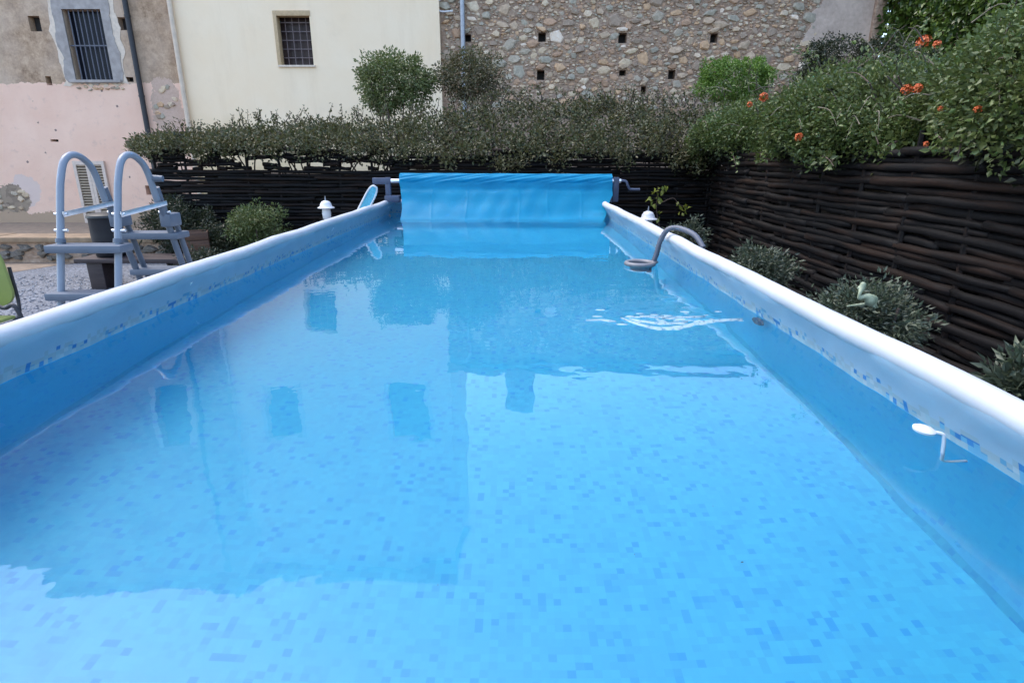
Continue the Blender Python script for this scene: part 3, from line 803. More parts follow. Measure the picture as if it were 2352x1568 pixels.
# ------------------------------------------------------------------ woven fences
def stick_mesh(i, L=1.0, bow=0.008, r=0.5):
    mb = MB(); n = 9; pts = []; rs = []
    ph = random.uniform(0, 6.28); ph2 = random.uniform(0, 6.28)
    for k in range(n):
        t_ = k/(n-1)
        pts.append((t_-0.5, bow*math.sin(t_*4*math.pi + (i % 2)*math.pi)*0.9, 0.006*math.sin(t_*4+ph) + 0.003*math.sin(t_*11+ph2)))
        rs.append(r*(1.12 - 0.3*t_ + 0.07*math.sin(t_*19+ph)))
    mb.tube(pts, [q*0.055 for q in rs], 6)
    me = pyd('stick', mb.v, mb.f)
    for pgn in me.polygons: pgn.use_smooth = True
    me.materials.append(M['stick']); return me
STICKS = [stick_mesh(i) for i in range(10)]
def fence(root, length, height, pitch, seg, to_world, skip=None, gap_zone=None):
    """sticks in rows; to_world(u, out, z, ang) gives location and rotation"""
    row = 0; z = 0.04
    while z < height:
        u = -random.uniform(0, seg)
        while u < length:
            L = seg*random.uniform(0.8, 1.25)
            if gap_zone and gap_zone(u, z): L = random.uniform(0.14, 0.42)
            a, b = max(u, -0.03), min(u+L, length+0.03)
            if b - a > 0.1 and not (skip and skip((a+b)/2, z, b-a)):
                o = bpy.data.objects.new('stick', STICKS[random.randrange(10)])
                COL.objects.link(o)
                o.parent = root
                loc, rot = to_world((a+b)/2, random.uniform(-0.012, 0.012) + (0.014 if row % 2 else -0.014), z + random.uniform(-0.006, 0.006))
                o.location = loc
                o.rotation_euler = (random.choice((0, math.pi)) + random.uniform(-0.25, 0.25), random.gauss(0, 0.007), rot)
                th = pitch/0.055*random.uniform(1.0, 1.3)
                o.scale = ((b-a)*1.03*random.choice((1, -1)), th, th)
            u += L
        z += pitch*random.uniform(0.9, 1.06); row += 1
ff = tag(empty('woven_fence', (-5.6, FY, 0)), 'dark woven stick fence running across behind the cover reel', 'fence')
LF = FX + 5.6
def gap(u, z, L):
    X_ = u - 5.6
    if z > 1.60 and X_ < -1.7: return random.random() < (0.30 if L < 0.45 else 0.1)
    if z > 1.78: return random.random() < 0.35
    return False
fence(ff, LF, 1.90, 0.052, 1.25, lambda u, o_, z: ((u, o_, z), 0.0), gap, lambda u, z: z > 1.60 and u < 3.9)
for k in range(19):
    u = 0.05 + k*(LF-0.1)/18
    PR_ = MB().tube([(u, random.uniform(-0.03, 0.03), 0), (u+random.uniform(-.02, .02), 0.0, 1.0), (u+random.uniform(-.03, .03), 0.0, 1.92)], [0.024, 0.021, 0.018], 7).build('stake', M['stick'], ff, smooth=True)
fr_ = tag(empty('woven_fence', (FX, FY, 0)), 'dark woven fence of thick sticks along the right side of the pool', 'fence')
fence(fr_, 8.0, 1.84, 0.060, 1.3, lambda u, o_, z: ((o_, -u, z), R(90)), lambda u, z, L: z > 1.8 and random.random() < 0.25)
for k in range(13):
    u = 0.02 + k*8.0/12
    MB().tube([(random.uniform(-0.02, 0.02), -u, 0), (0, -u+random.uniform(-.02, .02), 1.0), (0, -u+random.uniform(-.03, .03), 1.95)], [0.030, 0.027, 0.022], 7).build('stake', M['stick'], fr_, smooth=True)

# ------------------------------------------------------------------ houses
def wall_mesh(x0, x1_, z0, z1, y, openings, depth=0.35, back=True):
    """wall face at y (towards the viewer) with real recessed openings (xa, xb, za, zb, recess)"""
    xs_ = sorted({x0, x1_, *[o[0] for o in openings], *[o[1] for o in openings]})
    zs_ = sorted({z0, z1, *[o[2] for o in openings], *[o[3] for o in openings]})
    v, f = [], []
    def quad(a, b, c, d):
        k_ = len(v); v.extend((a, b, c, d)); f.append((k_, k_+1, k_+2, k_+3))
    for xa_, xb_ in zip(xs_, xs_[1:]):
        for za, zb_ in zip(zs_, zs_[1:]):
            mx, mz = (xa_+xb_)/2, (za+zb_)/2
            if any(o[0] < mx < o[1] and o[2] < mz < o[3] for o in openings): continue
            quad((xa_, y, za), (xb_, y, za), (xb_, y, zb_), (xa_, y, zb_))
    for a, b, c, d, r_ in openings:
        yb = y + r_
        quad((a, y, c), (a, yb, c), (a, yb, d), (a, y, d)); quad((b, y, d), (b, yb, d), (b, yb, c), (b, y, c))
        quad((a, y, d), (a, yb, d), (b, yb, d), (b, y, d)); quad((a, yb, c), (a, y, c), (b, y, c), (b, yb, c))
        quad((a, yb, c), (b, yb, c), (b, yb, d), (a, yb, d))
    D = y + 5.0
    quad((x0, y, z0), (x0, y, z1), (x0, D, z1), (x0, D, z0)); quad((x1_, y, z1), (x1_, y, z0), (x1_, D, z0), (x1_, D, z1))
    quad((x0, y, z1), (x1_, y, z1), (x1_, D, z1), (x0, D, z1)); quad((x0, D, z0), (x0, D, z1), (x1_, D, z1), (x1_, D, z0))
    return pyd('wall', v, f)
def child(name, mb, mat, root, **kw): return PR(mb.build(name, mat, **kw), root)
def zrefl(py, Y):
    """height on plane Y whose mirror image in the water shows at row py"""
    v = _dir(1184, py); t_ = (ZW - CAMZ)/v.z
    return ZW + (Y - v.y*t_) * (-v.z) / v.y
def xrefl(px, py, Y):
    v = _dir(px, py); return v.x/v.y*Y

# pink house
YP = 16.70
ph = tag(empty('pink_house', (-9, YP, 0)), 'old house with peeling pink lower plaster and bare brown plaster above', 'house')
xpr = W(425, 250, YP).x
w0, w1 = W(146, 22, YP), W(256, 184, YP)
wx0, wx1, wz0, wz1 = (W(146, 22, YP).x + W(172, 184, YP).x)/2, (W(236, 20, YP).x + W(257, 184, YP).x)/2, w1.z, w0.z
ups = []
for (pa, pb, qa, qb) in ((365, 435, 890, 1020),):
    ups.append((xrefl((pa*0.5+pb*0.5)-(pb-pa)/2, (qa+qb)/2, YP), xrefl((pa*0.5+pb*0.5)+(pb-pa)/2, (qa+qb)/2, YP), zrefl(qa, YP), zrefl(qb, YP), 0.3))
ups = [u for u in ups if u[1] < xpr - 0.3]
holes = []
for (hx, hy, hw, hh) in ((80, 55, 0.30, 0.36), (282, 55, 0.24, 0.30), (112, 186, 0.15, 0.22), (297, 183, 0.22, 0.12), (125, 323, 0.22, 0.06), (343, 437, 0.20, 0.25)):
    p = W(hx, hy, YP); holes.append((p.x-hw/2, p.x+hw/2, p.z-hh/2, p.z+hh/2, 0.22))
ROOF_P = zrefl(1352, YP - 0.5)
me = wall_mesh(-24, xpr, -0.05, ROOF_P, YP, [(wx0, wx1, wz0, wz1, 0.30)] + ups + holes)
PR(link('wall', me, M['pink']), ph)
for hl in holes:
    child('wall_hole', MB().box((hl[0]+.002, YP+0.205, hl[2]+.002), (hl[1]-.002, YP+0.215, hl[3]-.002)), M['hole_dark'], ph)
def window(root, o_, y, mat, bars_v, bars_h, bmat, br=0.012, yb=0.10):
    a, b, c, d, r_ = o_
    wn_ = child('window', MB().box((a+.005, y+r_-0.06, c+.005), (b-.005, y+r_-0.04, d-.005)), mat, root)
    for k in range(1, bars_v+1):
        X_ = a + (b-a)*k/(bars_v+1)
        q_ = MB().tube([(X_, y+yb, c), (X_, y+yb, d)], br, 6).build('bar', bmat, smooth=True); PR(q_, root)
    for k in range(1, bars_h+1):
        Z_ = c + (d-c)*k/(bars_h+1)
        q_ = MB().box((a, y+yb-br*1.3, Z_-br*0.7), (b, y+yb+br*1.3, Z_+br*0.7)).build('bar', bmat); PR(q_, root)
window(ph, (wx0, wx1, wz0, wz1, 0.30), YP, M['glass'], 7, 0, M['iron_grey'], 0.017, 0.05)
child('bar', MB().box((wx0, YP+0.03, (wz0+wz1)/2-0.02), (wx1, YP+0.04, (wz0+wz1)/2+0.01)), M['iron_grey'], ph)
for u in ups:
    window(ph, u, YP, M['glass'], 0, 0, M['shutter_frame'], 0.03, 0.2)
    for a, b in ((u[0]-0.16, u[0]), (u[1], u[1]+0.16)):
        child('window_jamb', MB().box((a, YP-0.03, u[2]-0.1), (b, YP+0.002, u[3]+0.1)), M['lime_edge'], ph)
# irregular cement surround and the pale lime edge round it
def ring_patch(name, a, b, c, d, t1, jag, proud, mat, seed):
    rnd = random.Random(seed); n = 22; inn, out_ = [], []
    def per(a, b, c, d):
        L = [(a + (b-a)*k/n, c) for k in range(n)] + [(b, c + (d-c)*k/n) for k in range(n)] + [(b - (b-a)*k/n, d) for k in range(n)] + [(a, d - (d-c)*k/n) for k in range(n)]
        return L
    pi, po = per(a, b, c, d), per(a-t1, b+t1, c-t1*0.35, d+t1*1.1)
    m_ = len(pi); mb = MB(); v = []
    j0 = [rnd.uniform(-jag, jag) for _ in range(m_//3+2)]
    j_ = [j0[k//3]*(1-(k % 3)/3) + j0[k//3+1]*((k % 3)/3) + rnd.uniform(-jag, jag)*0.22 for k in range(m_)]; j_ = [q for q in j_]
    po = [(p[0] + j_[k] + 0.5*j_[(k//5*5) % m_], p[1] + j_[(k*7) % m_]) for k, p in enumerate(po)]
    for (xi, zi), (xo, zo) in zip(pi, po):
        v += [(xi, YP-proud, zi), (xo, YP-proud*0.8, zo), (xo, YP+0.01, zo), (xi, YP+0.01, zi)]
    f = []
    for k in range(m_):
        l = (k+1) % m_
        f += [(4*k, 4*l, 4*l+1, 4*k+1), (4*k+1, 4*l+1, 4*l+2, 4*k+2), (4*k, 4*k+3, 4*l+3, 4*l)]
    mb.add(v, f); return child(name, mb, mat, ph)
ring_patch('lime_edge', wx0-0.02, wx1+0.02, wz0-0.01, wz1, 0.33, 0.07, 0.012, M['lime_edge'], 3)
ring_patch('window_surround', wx0, wx1, wz0, wz1, 0.24, 0.05, 0.030, M['surround'], 5)
child('sill', MB().box((wx0-0.14, YP-0.10, wz0-0.075), (wx1+0.22, YP+0.05, wz0-0.005)), M['surround'], ph, bevel=0.01)
# a few bare stones under the sill and where the plaster has fallen
STONE = []
for s_ in range(16):
    rnd = random.Random(s_+40); n_ = rnd.choice((5, 6, 6, 7)); vv = []
    rad = [rnd.uniform(0.74, 1.18) for _ in range(n_)]; ang_ = [2*math.pi*(k+rnd.uniform(-0.28, 0.28))/n_ for k in range(n_)]
    tilt = (rnd.uniform(-.25, .25), rnd.uniform(-.25, .25))
    for (sc_, yy_) in ((1.0, 0.5), (0.96, -0.35), (0.74, -0.85)):
        for k in range(n_):
            q_ = sc_*rad[k]*(1 + (rnd.uniform(-.07, .07) if sc_ < 1 else 0))
            X_, Z_ = q_*math.cos(ang_[k]), q_*math.sin(ang_[k])
            vv.append((X_, yy_ + (tilt[0]*X_ + tilt[1]*Z_ if yy_ < 0 else 0) + rnd.uniform(-.08, .08), Z_))
    vv.append((rnd.uniform(-.2, .2), -0.95, rnd.uniform(-.2, .2)))
    ff_ = []
    for k in range(n_):
        l = (k+1) % n_
        ff_ += [(k, l, n_+l, n_+k), (n_+k, n_+l, 2*n_+l, 2*n_+k), (2*n_+k, 2*n_+l, 3*n_)]
    me = pyd('stone', vv, ff_); me.materials.append(M['stone']); STONE.append(me)
def put_stone(root, x, y, z, rx_, ry__, rz_, name='stone'):
    o = bpy.data.objects.new(name, STONE[random.randrange(len(STONE))]); COL.objects.link(o); o.parent = root
    o.location = Vector((x, y, z)) - root.location
    o.rotation_euler = (0, random.uniform(-0.28, 0.28), random.uniform(-0.12, 0.12)); o.scale = (rx_, ry__, rz_); return o
for k in range(9):
    put_stone(ph, wx0 + 0.05 + k*0.145 + random.uniform(-.03, .03), YP+0.0, wz0-0.16-random.uniform(0, 0.10), random.uniform(0.06, 0.09), 0.035, random.uniform(0.03, 0.05))
for k in range(13):
    p = W(random.uniform(352, 412), random.uniform(200, 275), YP)
    put_stone(ph, p.x, YP+0.01, p.z, random.uniform(0.08, 0.13), 0.04, random.uniform(0.06, 0.09))
for k in range(12):
    p = W(random.uniform(-10, 62), random.uniform(440, 480), YP)
    put_stone(ph, p.x, YP+0.01, p.z, random.uniform(0.08, 0.14), 0.05, random.uniform(0.05, 0.09))
# black drain pipe
dp = W(318*0.91875, 0, YP); dq = W(376*0.91875, 337*0.91875, YP); dX = (dp.x+dq.x)/2
child('drain_pipe', MB().tube([(dX, YP-0.10, 0.1), (dX, YP-0.10, ROOF_P-0.2)], 0.065, 12), M['black_iron'], ph, smooth=True)
for z in (1.4, 3.3, 5.2, 7.2, 9.2):
    child('pipe_clip', MB().tube([(dX, YP-0.10, z), (dX, YP-0.10, z+0.05)], 0.075, 12), M['black_iron'], ph, smooth=True)
# louvred door leaves at the foot of the wall
sa, sb = W(170, 375, YP), W(238, 375, YP)
sx0 = (W(165, 370, YP).x + W(205, 518, YP).x)/2; sx1 = (W(243, 370, YP).x + W(268, 518, YP).x)/2; sz1 = W(200, 370, YP).z; sz0 = W(200, 522, YP).z
mid_ = (sx0+sx1)/2
for a, b in ((sx0, mid_-0.004), (mid_+0.004, sx1)):
    sh = child('louvred_shutter', MB().box((a, YP-0.07, sz0), (a+0.08, YP-0.015, sz1)).box((b-0.08, YP-0.07, sz0), (b, YP-0.015, sz1))
               .box((a+0.08, YP-0.068, sz1-0.10), (b-0.08, YP-0.016, sz1)).box((a+0.08, YP-0.068, sz0), (b-0.08, YP-0.016, sz0+0.14)), M['shutter_frame'], ph)
    bk_ = MB().box((a+0.08, YP-0.022, sz0+.14), (b-0.08, YP-0.016, sz1-.1)).build('backing', M['shutter_back']); bk_.parent = sh
    n_ = 22
    for k in range(n_):
        z = sz0+0.16 + (sz1-sz0-0.28)*k/(n_-1)
        Mx = Matrix.Translation(((a+b)/2, YP-0.046, z)) @ Matrix.Rotation(R(38), 4, 'X')
        s_ = MB().box((-(b-a)/2+0.081, -0.026, -0.005), ((b-a)/2-0.081, 0.026, 0.005), Mx).build('louvre', M['shutter'])
        s_.parent = sh
def eave(root, x0, x1_, y, z, over=0.55, ncol=None):
    child('roof', MB().add([(x0-.2, y-over, z), (x1_, y-over, z), (x1_, y+5, z+1.7), (x0-.2, y+5, z+1.7), (x0-.2, y-over, z-0.10), (x1_, y-over, z-0.10), (x1_, y+5, z+1.6), (x0-.2, y+5, z+1.6)],
          [(0,1,2,3),(4,7,6,5),(0,4,5,1),(1,5,6,2),(2,6,7,3),(3,7,4,0)]), M['roof'], root)
    tm = MB(); v = []
    for yy in (-0.12, 1.6):
        for k in range(7): v.append((0.10*math.cos(math.pi*k/6), yy, yy*0.306 + 0.02 + 0.07*math.sin(math.pi*k/6)))
    tm.add(v, [(k, k+1, k+8, k+7) for k in range(6)]); tme = pyd('roof_tile', tm.v, tm.f, True); tme.materials.append(M['roof'])
    X_ = x0
    while X_ < x1_:
        o = bpy.data.objects.new('roof_tile', tme); COL.objects.link(o); o.parent = root
        o.location = Vector((X_, y-over-random.uniform(0, 0.05), z+random.uniform(0, .03))) - root.location; X_ += 0.235
eave(ph, -16, xpr-0.02, YP, ROOF_P)

# cream house
YC = 16.64
ch = tag(empty('cream_house', (-4, YC, 0)), 'smooth cream plastered house with one small grilled window', 'house')
xc0, xc1 = xpr + 0.004, W(1011, 100, YC).x
cw = (W(630, 27, YC), W(640, 150, YC), W(712, 27, YC), W(718, 150, YC))
cx0, cx1, cz0, cz1 = (cw[0].x+cw[1].x)/2, (cw[2].x+cw[3].x)/2, (cw[1].z+cw[3].z)/2, (cw[0].z+cw[2].z)/2
cups = []
for (pa, pb, qa, qb) in ((615, 690, 895, 1020), (900, 985, 885, 1015)):
    cups.append((xrefl(pa, (qa+qb)/2, YC), xrefl(pb, (qa+qb)/2, YC), zrefl(qa, YC), zrefl(qb, YC), 0.25))
ROOF_C = zrefl(1325, YC-0.5)
me = wall_mesh(xc0, xc1, -0.05, ROOF_C, YC, [(cx0, cx1, cz0, cz1, 0.42)] + cups)
PR(link('wall', me, M['cream']), ch)
window(ch, (cx0, cx1, cz0, cz1, 0.42), YC, M['glass2'], 4, 5, M['grille'], 0.011, 0.24)
fw = 0.10
for a, b, c, d in ((cx0-0.03, cx0+fw*0.6, cz0, cz1+0.02), (cx0+fw*0.6, cx1+0.02, cz1-fw, cz1+0.022)):
    child('window_frame', MB().box((a, YC-0.022, c), (b, YC+0.20, d)), M['cream_frame'], ch, bevel=0.006)
child('sill', MB().box((cx0-0.02, YC-0.05, cz0-0.05), (cx1+0.05, YC+0.2, cz0-0.003)), M['lime_edge'], ch, bevel=0.008)
for u in cups:
    window(ch, u, YC, M['glass'], 0, 0, M['shutter_frame'], 0.03, 0.15)
    for a, b in ((u[0]-0.14, u[0]), (u[1], u[1]+0.14)):
        child('window_jamb', MB().box((a, YC-0.03, u[2]-0.08), (b, YC+0.002, u[3]+0.08)), M['lime_edge'], ch)
px_ = (W(392, 0, YC).x + W(430, 270, YC).x)/2
child('downpipe', MB().tube([(px_+0.03, YC-0.09, 0.05), (px_+0.03, YC-0.09, ROOF_C-0.2)], 0.06, 12), M['pale_pipe'], ch, smooth=True)
eave(ch, xc0+0.1, xc1+0.1, YC, ROOF_C)

# stone building on the right: mortar body, single stones on its face
YS = 16.80
sh_ = tag(empty('stone_building', (3, YS, 0)), 'rough rubble stone building with small square holes in its wall', 'building')
xs0, xs1 = xc1 + 0.006, W(2003, 60, YS).x
holes = []
for hx, hy, hw, hh in ((1245, 86, 0.20, 0.22), (1430, 88, 0.22, 0.24), (1640, 88, 0.20, 0.22), (1242, 173, 0.20, 0.24), (1543, 172, 0.19, 0.22), (1073, 88, 0.20, 0.18), (1430, 168, 0.18, 0.14), (1478, 208, 0.14, 0.2)):
    p = W(hx, hy, YS); holes.append((p.x-hw/2, p.x+hw/2, p.z-hh/2, p.z+hh/2, 0.30))
TOPS = zrefl(838, YS)
me = wall_mesh(xs0, xs1, -0.05, TOPS, YS, holes)
PR(link('wall', me, M['mortar']), sh_)
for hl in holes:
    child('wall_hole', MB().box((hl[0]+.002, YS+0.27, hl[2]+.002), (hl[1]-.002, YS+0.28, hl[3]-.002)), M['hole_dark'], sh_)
    put_stone(sh_, (hl[0]+hl[1])/2, YS+0.01, hl[3]+0.075, (hl[1]-hl[0])*0.85, 0.09, 0.07, 'lintel_stone')
xp0 = W(1883, 60, YS).x
zv0, zv1 = W(1200, 228, YS).z, W(1200, -25, YS).z
placed = []
def ok(x, z, a, b):
    for (X_, Z_, A_, B_) in placed:
        if abs(x-X_) < a+A_ and abs(z-Z_) < b+B_ and ((x-X_)/(a+A_))**2 + ((z-Z_)/(b+B_))**2 < 0.86: return False
    for hl in holes:
        if hl[0]-a*0.8 < x < hl[1]+a*0.8 and hl[2]-b*0.8 < z < hl[3]+b*1.4: return False
    return True
big_n, small = 0, []
for (amin, amax, tries, lim) in ((0.16, 0.22, 900, 60), (0.11, 0.16, 2600, 130), (0.08, 0.11, 4200, 200), (0.045, 0.075, 9000, 1000), (0.024, 0.045, 14000, 2200)):
    cnt = 0
    for _ in range(tries):
        if cnt >= lim: break
        a = random.uniform(amin, amax); b = a*random.uniform(0.38, 0.9)
        x, z = random.uniform(xs0+0.12, xp0-0.1), random.uniform(zv0-0.3, zv1)
        if ok(x, z, a, b):
            placed.append((x, z, a, b)); cnt += 1
            if amin >= 0.08 and big_n < 292:
                put_stone(sh_, x, YS+0.015, z, a*1.06, random.uniform(0.04, 0.10), b*1.06); big_n += 1
            else: small.append((x, z, a, b))
mb = MB()
for (x, z, a, b) in small:
    src = STONE[random.randrange(len(STONE))]; an = random.uniform(-0.4, 0.4); ca_, sa_ = math.cos(an), math.sin(an); dp_ = random.uniform(0.02, 0.06)
    vv = []
    for v in src.vertices:
        X_, Z_ = v.co.x*a*1.08, v.co.z*b*1.08
        vv.append((x + X_*ca_ - Z_*sa_, YS + 0.012 + v.co.y*dp_, z + X_*sa_ + Z_*ca_))
    mb.add(vv, [tuple(p_.vertices) for p_ in src.polygons])
sm = link('small_stone', pyd('small_stone', mb.v, mb.f), M['stone_i']); PR(sm, sh_); tag(sm, kind='stuff')
# rendered corner pier and its edge
mb = MB(); n = 16; v = []
edge = [(xp0 + 0.10*math.sin(k*1.7) + 0.10*math.sin(k*0.8+1) - 0.02*k, zv1+1.2 - (zv1+1.2-W(1900, 130, YS).z)*k/n) for k in range(n+1)]
xr_ = xs1 - 0.02
for (xe, ze) in edge: v += [(xe, YS-0.028, ze), (xr_, YS-0.028, ze), (xe, YS+0.02, ze)]
f = []
for k in range(n): f += [(3*k, 3*k+3, 3*k+4, 3*k+1), (3*k, 3*k+2, 3*k+5, 3*k+3)]
mb.add(v, f); child('rendered_pier', mb, M['grey_render'], sh_)
child('corner_edge', MB().box((xs1-0.05, YS-0.16, 2.0), (xs1+0.22, YS+0.1, TOPS)), M['mortar'], sh_, bevel=0.02)
gp = W(1064, 80, YS); 
child('drain_pipe', MB().tube([(gp.x, YS-0.14, 2.55), (gp.x, YS-0.14, TOPS-0.1)], 0.062, 14), M['galv'], sh_, smooth=True)
for z in (3.6, 5.0):
    child('pipe_clip', MB().tube([(gp.x, YS-0.14, z), (gp.x, YS-0.14, z+0.045)], 0.07, 12), M['galv'], sh_, smooth=True)
cb = [W(1018, -5, YS-0.12), W(1004, 6, YS-0.12), W(1004, 20, YS-0.12), W(1014, 27, YS-0.12), W(1040, 26, YS-0.12)]
child('cable', MB().tube(smooth_path(cb, 6), 0.02, 7), M['white_plastic'], sh_, smooth=True)
child('roof', MB().box((xs0-0.1, YS-0.3, TOPS+0.003), (xs1+0.3, YS+5.2, TOPS+0.16)), M['roof'], sh_)
cx_ = xrefl(1195, 885, YS+0.5)
child('chimney', MB().box((cx_-0.45, YS+0.3, TOPS+0.163), (cx_+0.45, YS+1.1, zrefl(930, YS+0.4))), M['mortar'], sh_)

# wall carrying the ivy, right of the stone building
iv0, iv1 = Vector((xs1+0.30, 16.6, 0)), Vector((10.6, 10.4, 0))
ivd = (iv1-iv0).normalized(); ivn = Vector((-ivd.y, ivd.x, 0)); 
if ivn.y > 0: ivn = -ivn
ivy = tag(empty('ivy_wall', (iv0.x, iv0.y, 0)), 'wall thickly covered in dark green ivy beyond the flowering hedge', 'ivy wall')
bk = -ivn*0.35
HV = 7.0
mb = MB().add([iv0, iv1, iv1+Vector((0,0,HV)), iv0+Vector((0,0,HV)), iv0+bk, iv1+bk, iv1+bk+Vector((0,0,HV)), iv0+bk+Vector((0,0,HV))], [(0,1,2,3),(5,4,7,6),(0,3,7,4),(1,5,6,2),(3,2,6,7)])
child('wall', mb, M['mortar'], ivy)
n = 15000
u = rng.uniform(0, 1, n); zz_ = 2.2 + rng.uniform(0, 1, n)**0.8*4.6
base_ = np.array(iv0)[None]*(1-u[:, None]) + np.array(iv1)[None]*u[:, None]
off = 0.03 + 0.30*np.clip(0.5+0.5*np.sin(u*21+zz_*1.7)*np.sin(zz_*4+u*9), 0, 1)*rng.uniform(0.4, 1, n)
Pv = base_ + np.array(ivn)[None]*off[:, None]; Pv[:, 2] = zz_
Nv = np.tile(np.array(ivn), (n, 1))*0.6; Nv[:, 2] -= 0.55
me = leaves_mesh('foliage', Pv, Nv, 0.125, 0.85, 0.35, 0.3)
f_ = PR(link('foliage', me, M['leaf_ivy']), ivy); tag(f_, kind='stuff')

# ------------------------------------------------------------------ low wall at the yard's edge
lw = tag(empty('low_wall', (-8.5, 10.2, 0)), 'low rubble wall with sandy coping at the far edge of the gravel', 'wall')
LX0, LX1 = -13.0, -4.75
child('core', MB().box((LX0, 10.10, 0.0), (LX1, 10.55, 0.36)), M['mortar'], lw)
X_ = LX0
while X_ < LX1 - 0.1:
    L = random.uniform(0.7, 1.2); e = min(X_+L, LX1)
    child('coping_slab', MB().box((X_+0.004, 10.02+random.uniform(-.02, .02), 0.362), (e-0.004, 10.62, 0.455+random.uniform(-.01, .012))), M['coping'], lw, bevel=0.015); X_ = e
for k in range(90):
    q_ = put_stone(lw, random.uniform(-9.6, LX1-0.1), 10.10, random.uniform(0.05, 0.31), random.uniform(0.07, 0.16), random.uniform(0.04, 0.08), random.uniform(0.04, 0.07))
    q_.material_slots[0].link = 'OBJECT'; q_.material_slots[0].material = M['stone_dull']

# ------------------------------------------------------------------ bench, tub, planter box, chair
bl = G(228, 665)
bz = 0.44
bn = tag(empty('wooden_bench', (-5.4, bl.y, 0)), 'low dark wooden bench standing on the gravel behind the ladder', 'bench')
bx0, bx1 = W(168, 590, bl.y).x, W(470, 590, bl.y).x
for k in range(3):
    y = bl.y - 0.06 + k*0.17
    child('seat_plank', MB().box((bx0 + random.uniform(0, .05), y, bz-0.06), (bx1, y+0.162, bz)), M['bench_wood'], bn, bevel=0.015)
for X_ in (bl.x, bx1-0.35):
    child('leg', MB().box((X_-0.11, bl.y, 0), (X_+0.11, bl.y+0.34, bz-0.061)), M['bench_wood'], bn, bevel=0.02)
tb = W(256, 580, bl.y+0.2)
tub = tag(empty('lidded_tub', (tb.x, bl.y+0.2, bz)), 'dark lidded plastic tub standing on the wooden bench', 'tub')
hT = W(256, 490, bl.y+0.2).z - bz
o = MB().lathe([(0.0, 0.002), (0.165, 0.002), (0.185, 0.02), (0.20, hT*0.5), (0.195, hT-0.07), (0.20, hT-0.06)], 24, tb*1.0 if False else (tb.x, bl.y+0.2, bz))
child('body', o, M['dark_plastic'], tub, smooth=True)
child('lid', MB().lathe([(0.205, hT-0.058), (0.215, hT-0.05), (0.21, hT-0.02), (0.16, hT+0.005), (0.0, hT+0.012)], 24, (tb.x, bl.y+0.2, bz)), simple('tub_lid', (0.02, 0.022, 0.022), 0.5, 0.2, 8), tub, smooth=True)
child('handle', MB().tube(smooth_path([(tb.x+0.19, bl.y+0.12, bz+hT-0.09), (tb.x+0.27, bl.y+0.11, bz+hT-0.03), (tb.x+0.28, bl.y+0.12, bz+hT-0.13), (tb.x+0.2, bl.y+0.12, bz+hT-0.2)], 5), 0.022, 8), M['dark_plastic'], tub, smooth=True)
pb = W(459, 578, bl.y+0.15)
bxr = tag(empty('planter_box', (pb.x, bl.y+0.15, bz), R(25)), 'brown wooden planter box at the right end of the bench', 'planter box')
hB = W(459, 530, bl.y+0.15).z - bz
for k in range(3):
    for (a, b) in (((-0.14, -0.14), (0.14, -0.122)), ((-0.14, 0.122), (0.14, 0.14)), ((-0.14, -0.12), (-0.122, 0.12)), ((0.122, -0.12), (0.14, 0.12))):
        z = 0.002 + k*hB/3
        MB().box((a[0], a[1], z), (b[0], b[1], z+hB/3-0.006)).build('board', M['box_wood'], bxr, bevel=0.004)
MB().box((-0.12, -0.12, 0.01), (0.12, 0.12, hB*0.9)).build('soil_fill', M['soil'], bxr)

gc = W(0, 630, 4.95)
gch = tag(empty('garden_chair', (gc.x-0.28, 4.95, 0)), 'lime green chair with black frame cut off by the left edge of the photo', 'chair')
topz = W(0, 562, 4.95).z; botz = W(0, 705, 4.95).z
mb = MB(); out_ = []
wB = 0.56; xr = W(21, 630, 4.95).x
for k in range(40):
    an = 2*math.pi*k/40; cx_, cz_ = math.cos(an), math.sin(an)
    e = 0.42
    out_.append((xr - wB/2 + wB/2*math.copysign(abs(cx_)**e, cx_)*(1 - 0.22*max(0, -cz_)**2), (topz+botz)/2 + (topz-botz)/2*math.copysign(abs(cz_)**e, cz_)))
v = [(x, 4.95 - 0.10*(z-botz), z) for x, z in out_] + [(x, 4.98 - 0.10*(z-botz), z) for x, z in out_]
mb.add(v, [tuple(range(40)), tuple(range(79, 39, -1))] + [(k, k+40, (k+1) % 40+40, (k+1) % 40) for k in range(40)])
child('backrest', mb, M['lime'], gch, bevel=0.008)
child('seat', MB().box((xr-wB+0.03, 4.46, 0.40), (xr-0.02, 4.93, 0.43)), M['lime'], gch, bevel=0.012)
for sx in (xr-wB+0.02, xr-0.02):
    child('leg_frame', MB().tube(smooth_path([(sx, 4.50, 0.0), (sx, 4.47, 0.30), (sx, 4.49, 0.395), (sx, 4.60, 0.39), (sx, 4.90, 0.385), (sx, 4.99, 0.5), (sx, 4.99, topz-0.2)], 6), 0.014, 8), M['black_iron'], gch, smooth=True)
    child('leg', MB().tube([(sx, 4.85, 0.385), (sx, 5.05, 0.0)], 0.014, 8), M['black_iron'], gch, smooth=True)
# black arm loop near the pool
a0, a1, a2 = W(-30, 716, 3.9), W(10, 708, 3.9), W(46, 722, 3.9)
child('front_loop', MB().tube(smooth_path([(a0.x, 3.95, 0.0), a0, a1, a2, (a2.x+0.06, 3.9, 0.0)], 6), 0.014, 8), M['black_iron'], gch, smooth=True)

